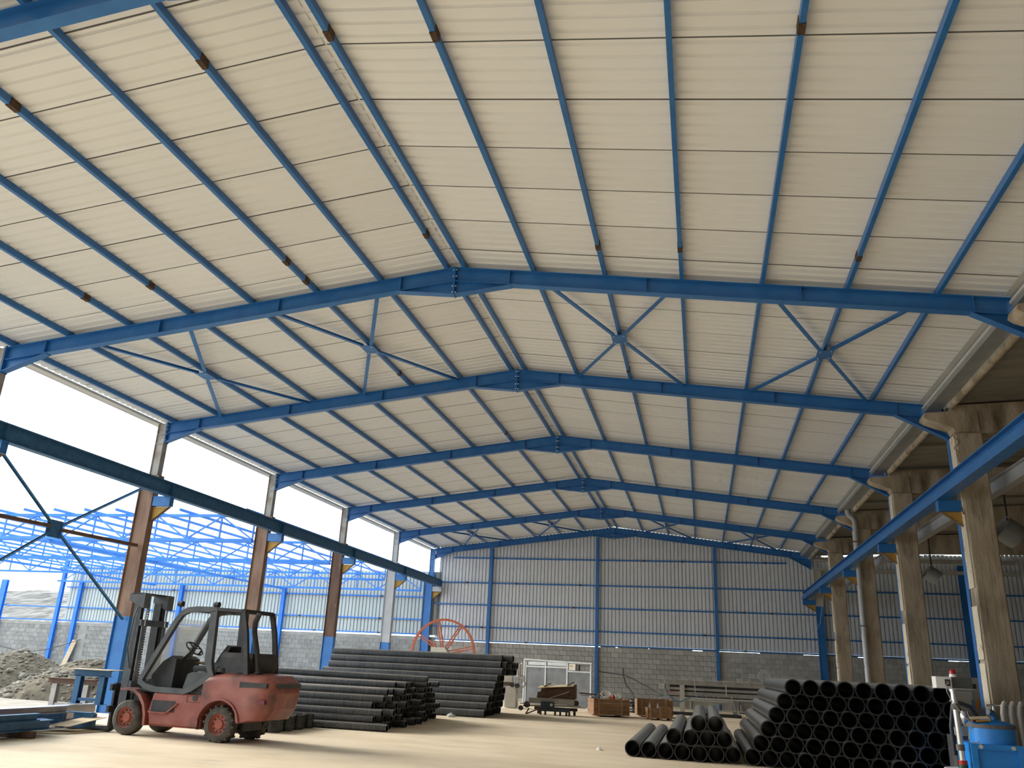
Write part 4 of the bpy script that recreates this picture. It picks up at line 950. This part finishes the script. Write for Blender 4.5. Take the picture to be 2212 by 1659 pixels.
# ------------------------------------------------------------------ crates
def crate(org, rzz, w, d, h, nb, lab, mat='wood', batt=(.2, .8)):
    t = thing('wooden_crate', lab, 'crate', org, rzz, 'open wooden crates'); bh = h/nb
    for i in range(nb):
        for y0 in (0, d-.02): MB().box(0, w, y0, y0+.02, .06+i*bh+.004, .06+(i+1)*bh-.004).build('side_board', mat, t, local=True)
        for x0 in (0, w-.02): MB().box(x0, x0+.02, .022, d-.022, .06+i*bh+.004, .06+(i+1)*bh-.004).build('end_board', mat, t, local=True)
    for q in batt:
        MB().box(q*w-.035, q*w+.035, -.022, 0, 0, h+.075).build('batten', 'woodmid', t, local=True)
        MB().box(q*w-.035, q*w+.035, d, d+.022, 0, h+.075).build('batten', 'woodmid', t, local=True)
        MB().box(q*w-.04, q*w+.04, 0, d, 0, .06).build('skid', mat, t, local=True)
    MB().box(.02, w-.02, .02, d-.02, .06, .08).build('bottom', 'wooddark', t, local=True)
    MB().box(.03, w-.03, .03, d-.03, .08, h*.86).build('packing', 'cable', t, local=True)
    return t
crate((.66, 17.45, 0), math.radians(18), 1.30, 1.15, .54, 4, 'big brown wooden crate full of fittings and white tubes', batt=(.14, .78))
crate((2.08, 19.0, 0), math.radians(10), 1.32, .9, .56, 3, 'brown wooden crate behind the smaller open crate', batt=(.14, .80))
crate((2.56, 17.35, 0), math.radians(12), .86, .6, .34, 2, 'small open wooden crate with clear film sticking out', batt=(.12, .52, .93))
def fitting(c, r, l, ax, mat, lab):
    a = Vector(ax).normalized(); c = Vector(c); n = 18; o = a.orthogonal().normalized(); p = a.cross(o)
    sec = lambda tt, rr: [c+a*tt+o*(rr*math.cos(2*PI*i/n))+p*(rr*math.sin(2*PI*i/n)) for i in range(n)]
    tag(MB().loft([sec(-l/2, r), sec(l/2, r), sec(l/2, r*.86), sec(-l/2, r*.86), sec(-l/2, r)], caps=False).build('tube_fitting', mat, smooth=True), lab, 'fitting', 'fittings on the big crate')
fitting((1.0, 18.2, .66), .19, .24, (.1, -.5, .8), 'whiteplastic', 'large white tube piece lying on top of the big crate')
fitting((1.42, 18.35, .66), .12, .22, (.3, -.7, .5), 'whiteplastic', 'small white tube piece lying on top of the big crate')
fitting((1.22, 18.15, .63), .085, .2, (1, -.4, .3), 'orange', 'rusty orange tube piece between the white tube pieces')
fitting((.78, 18.1, .64), .085, .2, (.2, -1, .2), 'chrome', 'bright metal ring at the edge of the big crate')
tag(MB().bar((.05, 18.0, .74), (.95, 18.25, .70), .05, .05).bar((.10, 17.98, .66), (.50, 18.1, .68), .04, .02).build('steel_lever', 'rustdark'), 'dark steel lever poking out of the big crate', 'lever')
for x, lab in ((2.62, 'peak of clear film at the corner of the small crate'), (2.90, 'peak of clear film in the middle of the small crate')):
    b = MB(); b.loft([[(x-.06, 17.50, .30), (x+.07, 17.52, .30), (x+.05, 17.66, .30), (x-.05, 17.64, .30)], [(x-.035, 17.54, .45), (x+.04, 17.55, .44), (x+.03, 17.61, .46), (x-.03, 17.60, .45)], [(x-.004, 17.57, .56), (x+.008, 17.57, .56), (x+.006, 17.58, .57), (x-.003, 17.58, .565)]])
    tag(b.build('plastic_film', 'poly'), lab, 'film', 'film in the small crate')
# cable heap and hoses by the wall
b = MB(); rr = random.Random(9)
for q in range(9):
    b.path([(2.05+rr.uniform(-.2, .25)+.32*math.cos(2*PI*i/14+q)*rr.uniform(.6, 1), 20.6+.25*math.sin(2*PI*i/14+q), .06+.055*q+rr.uniform(0, .05)) for i in range(15)], .03, 6)
o = tag(b.build('cable_heap', 'hose'), 'tangled heap of dark cable behind the crates', 'cable'); o['kind'] = 'stuff'
tag(MB().path([(.52, 30.98, 1.72), (.50, 30.97, 1.4), (.70, 30.2, .95), (1.3, 27, .6), (1.7, 23, .42), (1.95, 20.8, .52)], .028, 6).build('supply_hose', 'hose'), 'dark hose dropping from the block wall to the cable heap', 'hose')
tag(MB().path([(-.75, 30.97, 1.48), (-.2, 30.97, 1.42), (.5, 30.97, 1.38)], .02, 6).build('wall_conduit', 'hose'), 'thin dark conduit across the block wall beside the blue post', 'conduit')
tag(MB().path([(.52, 30.9, 1.40), (1.3, 29, 1.15), (2.1, 26.5, .9), (2.75, 24.3, .62)], .022, 6).build('supply_hose', 'hose'), 'dark hose running from the wall to the long grey machine', 'hose')

# ------------------------------------------------------------------ long grey machine by the gable wall
t = thing('calibration_machine', 'long grey cooling and haul-off machine with rails near the gable wall', 'machine', (5.4, 23.6, 0))
YM = 23.5
def mb(b, nm, mt='machine', par=None, sm=False): return b.build(nm, mt, par or t, sm)
mb(MB().box(3.1, 8.25, YM+.33, YM+.36, .66, 1.28), 'slot_panel', 'black')
for z0, z1 in ((1.12, 1.30), (.92, 1.02), (.70, .86)): mb(MB().box(3.02, 8.3, YM+.25, YM+.33, z0, z1), 'long_rail')
for x in (3.62, 5.75, 7.6): mb(MB().box(x-.10, x+.10, YM+.12, YM+.26, 0.0, 1.12 if x < 4 else .66), 'upright', 'machinelight' if x < 4 else 'machine')
mb(MB().box(3.65, 7.8, YM-.02, YM+.04, .60, .65), 'guide_rod', 'machinelight'); mb(MB().box(3.75, 5.5, YM-.02, YM+.03, .52, .56), 'guide_rod', 'machinelight')
mb(MB().box(3.65, 7.8, YM-.02, YM+.05, .17, .21), 'lower_rail', 'machinelight'); mb(MB().box(3.7, 5.7, YM+.30, YM+.33, .20, .52), 'back_panel', 'machinelight'); mb(MB().box(5.9, 7.9, YM+.30, YM+.33, .10, .60), 'back_panel')
for x in (3.35, 3.95, 4.55, 5.15, 5.8, 6.4, 7.0): mb(MB().box(x-.04, x+.04, YM+.18, YM+.26, 1.24, 1.36), 'clamp')
mb(MB().box(3.05, 8.0, YM+.20, YM+.24, 1.33, 1.36), 'top_rod', 'machinelight')
for x, z0, z1 in ((4.15, .88, 1.34), (5.42, .74, 1.20)): mb(MB().bar((x, YM+.05, z0), (x-.01, YM+.05, z1), .05, .04), 'lever', 'machinelight')
mb(MB().bar((5.75, YM-.03, .20), (5.62, YM-.03, .76), .04, .03), 'lever', 'machinelight')
for x, z, r in ((3.98, .36, .06), (5.15, .30, .07), (6.0, .30, .06)): mb(MB().tube((x, YM+.1, z-.14), (x, YM+.1, z+.14), r, 12), 'motor', 'blue_dull' if x == 5.15 else 'machine')
for x in (4.2, 4.45, 4.6, 4.9, 5.1): mb(MB().tube((x, YM-.03, .72), (x, YM+.12, .74), .035, 8), 'valve', 'bluelabel' if x in (4.45,) else 'machine')
mb(MB().path([(2.95, YM, 1.16), (2.92, YM-.02, 1.0), (3.05, YM-.05, .72), (3.3, YM-.06, .48), (3.55, YM-.06, .46), (3.8, YM-.05, .60), (4.0, YM, .66)], .022, 6), 'blue_hose', 'bluehose', None, True)
mb(MB().path([(2.55, YM, .30), (2.65, YM, .52), (2.9, YM, .62), (3.2, YM, .58), (3.45, YM, .52)], .022, 6), 'grey_hose', 'cable', None, True)
mb(MB().bar((2.95, YM, .84), (3.35, YM, .86), .03, .03), 'red_pipe', 'orange'); mb(MB().bar((2.92, YM, .0), (2.92, YM, 1.40), .035, .035), 'stand_pipe', 'machinelight')
cbx = mb(MB().box(2.68, 2.90, YM-.08, YM+.05, .96, 1.14), 'control_box', 'cream'); mb(MB().box(2.72, 2.80, YM-.09, YM-.08, 1.02, 1.08), 'control_panel', 'machine', cbx)
t2 = thing('skid_frame', 'black rectangular skid frame on the floor before the grey machine', 'frame', (4.6, 22.4, 0))
for a, b_ in (((3.2, 22.2), (5.9, 22.2)), ((5.9, 22.2), (5.9, 22.9)), ((3.2, 22.9), (5.9, 22.9)), ((3.2, 22.2), (3.2, 22.9))):
    MB().bar((*a, .05), (*b_, .05), .07, .1).build('rail', 'black', t2)
tag(MB().rev([(.26, -.06), (.26, .06), (.15, .06), (.15, -.06)], (7.0, 23.79, 1.36+.26), 'y', 24).build('hose_coil', 'cable', smooth=True), 'grey coil of hose standing on the long machine', 'hose')
tag(MB().path([(9.65, 24.3, 5.05), (9.45, 24.5, 3.9), (8.9, 24.6, 2.8), (8.3, 24.5, 2.15), (7.6, 24.1, 1.95), (7.05, 23.85, 1.90)], .010, 5).build('hanging_cable', 'cable'), 'thin pale cable hanging from a crane bracket to the hose coil', 'cable')

# ------------------------------------------------------------------ hopper, control stand and hoses, lower right
YH = 1.45
t = thing('control_stand', 'steel pole stand with white control box and red beacon', 'control stand', (8.40, YH, 0))
MB().box(8.14, 8.37, YH-.09, YH+.16, 1.56, 1.73).build('control_box', 'white', t)
sk = MB().box(8.27, 8.345, YH-.11, YH-.09, 1.59, 1.69).build('socket', 'black', t); MB().box(8.29, 8.33, YH-.13, YH-.11, 1.61, 1.67).build('plug', 'tape', sk)
MB().box(8.37, 8.68, YH-.06, YH+.16, 1.56, 1.73).build('display_housing', 'char', t); MB().box(8.13, 8.70, YH-.10, YH+.17, 1.55, 1.56).build('tray', 'greysteel', t)
bc = MB().tube((8.42, YH, 1.73), (8.42, YH, 1.775), .055, 18, .048).build('beacon_base', 'white', t, True)
MB().rev([(.046, 1.775), (.046, 1.81), (.038, 1.835), (.018, 1.85), (.001, 1.852), (.001, 1.775)], (8.42, YH, 0), 'z', 18).build('beacon', 'redplastic', t, True)
MB().tube((8.42, YH+.02, .48), (8.40, YH+.02, 1.55), .047, 20).build('pole', 'chrome', t, True)
MB().tube((8.40, YH+.02, 1.515), (8.40, YH+.02, 1.55), .062, 20).build('pole_collar', 'chrome', t, True)
for z in (1.24, .64): MB().tube((8.41, YH+.02, z), (8.41, YH+.02, z+.09), .062, 16).build('clamp', 'tape', t, True)
MB().tube((8.42, YH+.02, .44), (8.42, YH+.02, .50), .064, 18).build('pole_foot', 'redplastic', t, True); MB().tube((8.42, YH+.02, .38), (8.42, YH+.02, .44), .068, 18).build('pole_socket', 'green', t, True)
MB().path([(8.31, YH-.13, 1.64), (8.26, YH-.15, 1.60), (8.27, YH-.14, 1.50), (8.33, YH-.1, 1.38), (8.42, YH-.08, 1.25), (8.55, YH-.02, 1.10), (8.64, YH-.02, 1.00)], .007, 6).build('cable', 'cable', t)
tk = thing('white_tank', 'cream white plastic tank under the steel pole', 'tank', (8.42, YH, 0))
MB().rev([(.27, 0), (.29, .05), (.29, .34), (.27, .38), (.001, .385), (.001, 0)], (8.42, YH+.02, 0), 'z', 32).build('shell', 'whiteplastic', tk, True)
MB().rev([(.295, .30), (.30, .31), (.30, .33), (.295, .34)], (8.42, YH+.02, 0), 'z', 32).build('rim', 'whiteplastic', tk, True)
t = thing('blue_hopper', 'bright blue hopper drum on a blue box with recessed panel', 'hopper', (8.95, YH+.25, 0))
b = MB(); x0, x1, y0, y1 = 8.54, 9.28, YH-.08, YH+.72
b.box(x0, x1, y0+.05, y1, 0, .755); b.build('cabinet', 'bluebright', t)
fr = MB().ring([(x0, .28), (x1, .28), (x1, .76), (x0, .76)], [(x0+.085, .36), (x1-.085, .36), (x1-.085, .68), (x0+.085, .68)], 'y', y0, y0+.05).build('front_frame', 'bluebright', t)
for x, z in ((x0+.14, .72), (x1-.14, .72), (x0+.14, .31), (x1-.14, .31)): MB().tube((x, y0-.015, z), (x, y0, z), .03, 14).build('screw', 'cream', fr)
cx, cyh = 8.98, YH+.33
MB().rev([(.33, .755), (.335, 1.02), (.001, 1.02), (.001, .755)], (cx, cyh, 0), 'z', 40).build('drum', 'bluebright', t, True)
MB().rev([(.350, .985), (.352, 1.035), (.33, 1.045), (.33, .985)], (cx, cyh, 0), 'z', 40).build('band', 'tape', t, True)
ld = MB().rev([(.345, 1.035), (.33, 1.05), (.12, 1.11), (.001, 1.11), (.001, 1.035)], (cx, cyh, 0), 'z', 40).build('lid', 'bluebright', t, True)
MB().path([(9.06, cyh, 1.08), (9.05, cyh-.01, 1.16), (9.01, cyh-.03, 1.21), (8.95, cyh-.06, 1.23)], .05, 14).build('elbow', 'blue_dull', ld, True)
MB().tube((8.953, cyh-.059, 1.229), (8.945, cyh-.063, 1.231), .042, 14).build('elbow_mouth', 'seat', ld)
tr = thing('tool_tray', 'tan board with a yellow tool on the blue hopper lid', 'tray', (8.80, cyh-.17, 1.065))
MB().loft([[(8.63, cyh-.26, 1.100), (8.90, cyh-.27, 1.125), (8.92, cyh-.08, 1.15), (8.66, cyh-.06, 1.125)], [(8.63, cyh-.26, 1.112), (8.90, cyh-.27, 1.137), (8.92, cyh-.08, 1.162), (8.66, cyh-.06, 1.137)]]).build('board', 'woodpale', tr)
MB().bar((8.70, cyh-.28, 1.085), (8.90, cyh-.28, 1.105), .03, .02).build('tool', 'yellow', tr)
MB().box(8.66, 8.90, cyh-.22, cyh-.10, 1.06, 1.10).build('block', 'wooddark', tr)
MB().path([(8.64, YH-.02, 1.00), (8.58, YH-.06, .97), (8.54, YH-.07, .90), (8.52, YH-.08, .82), (8.56, YH-.1, .775), (8.62, YH-.09, .77), (8.68, YH-.05, .79)], .007, 6).build('cable', 'cable', t)
th = thing('hose_rack', 'pale ribbed hoses hanging on a steel rail beside the blue hopper', 'hose rack', (9.6, YH+.9, 0))
MB().tube((9.24, YH+.98, 0), (9.24, YH+.98, 1.30), .02, 10).build('rail_post', 'chrome', th, True); MB().tube((9.15, YH+.98, 1.31), (10.05, YH+.98, 1.37), .018, 10).build('rail', 'chrome', th, True)
for i in range(4):
    x = 9.40+.125*i
    MB().path([(x-.03, YH+.93, .05), (x-.03, YH+.93, .6), (x-.04, YH+.93, 1.2), (x-.02, YH+.94, 1.31), (x+.02, YH+.97, 1.36), (x+.03, YH+1.03, 1.32), (x+.03, YH+1.05, 1.1), (x+.03, YH+1.05, .05)], .038, 12).build('hose', 'cable', th, True)
# drive with black hoses behind the stand
t = thing('vacuum_unit', 'small dark machine with black hoses and a bright filter flask', 'machine', (8.85, 2.75, 0))
MB().box(8.62, 9.15, 2.55, 3.05, 0, .80).build('body', 'char', t); MB().box(8.70, 9.1, 2.6, 3.0, .80, .95).build('head', 'greysteel', t)
MB().path([(8.58, 2.5, .5), (8.56, 2.45, .95), (8.62, 2.45, 1.28), (8.72, 2.46, 1.33), (8.90, 2.48, 1.27), (9.02, 2.5, 1.08), (9.05, 2.55, .9)], .035, 10).build('hose', 'hose', t, True)
MB().rev([(.02, .96), (.075, 1.02), (.085, 1.12), (.06, 1.20), (.02, 1.22), (.001, 1.22), (.001, .96)], (8.78, 2.44, 0), 'z', 20).build('flask', 'chrome', t, True)
MB().path([(8.74, 2.6, .95), (8.66, 2.55, .98), (8.78, 2.44, .98)], .015, 8).build('neck', 'black', t)
MB().bar((8.60, 2.52, 1.02), (8.95, 2.52, .80), .03, .12).build('arm', 'machine', t)
t = thing('control_cabinet', 'grey control cabinet with blue and orange label behind the concrete column line', 'cabinet', (10.9, 9.0, 0))
MB().box(10.30, 10.95, 8.8, 9.3, 0, 1.80).build('body', 'machine', t); MB().box(10.34, 10.70, 8.785, 8.8, 1.02, 1.48).build('door', 'machinelight', t)
MB().box(10.66, 10.74, 8.775, 8.785, 1.12, 1.30).build('label_blue', 'bluelabel', t); MB().box(10.74, 10.80, 8.775, 8.785, 1.12, 1.32).build('label_orange', 'orangelabel', t); MB().box(10.60, 10.80, 8.775, 8.8, 1.55, 1.66).build('display', 'black', t)

# litter on the floor
def crumple(c, s, mat, lab, seed):
    rr = random.Random(seed); b = MB(); k = 7
    secs = [[(c[0]+s*rad*math.cos(2*PI*i/k)*rr.uniform(.6, 1.3), c[1]+s*rad*math.sin(2*PI*i/k)*rr.uniform(.6, 1.3), zz*s*rr.uniform(.7, 1.1)) for i in range(k)] for rad, zz in ((1, 0), (.8, .35), (.35, .7), (.05, .8))]
    tag(b.loft(secs).build('crumpled_film', mat), lab, 'litter', 'litter on the floor')
crumple((-3.15, 12.45), .16, 'poly', 'crumpled pale film on the floor before the thick pipes', 4)
crumple((2.33, 4.85), .075, 'white', 'small white scrap on the floor by the low pipe stack', 5)
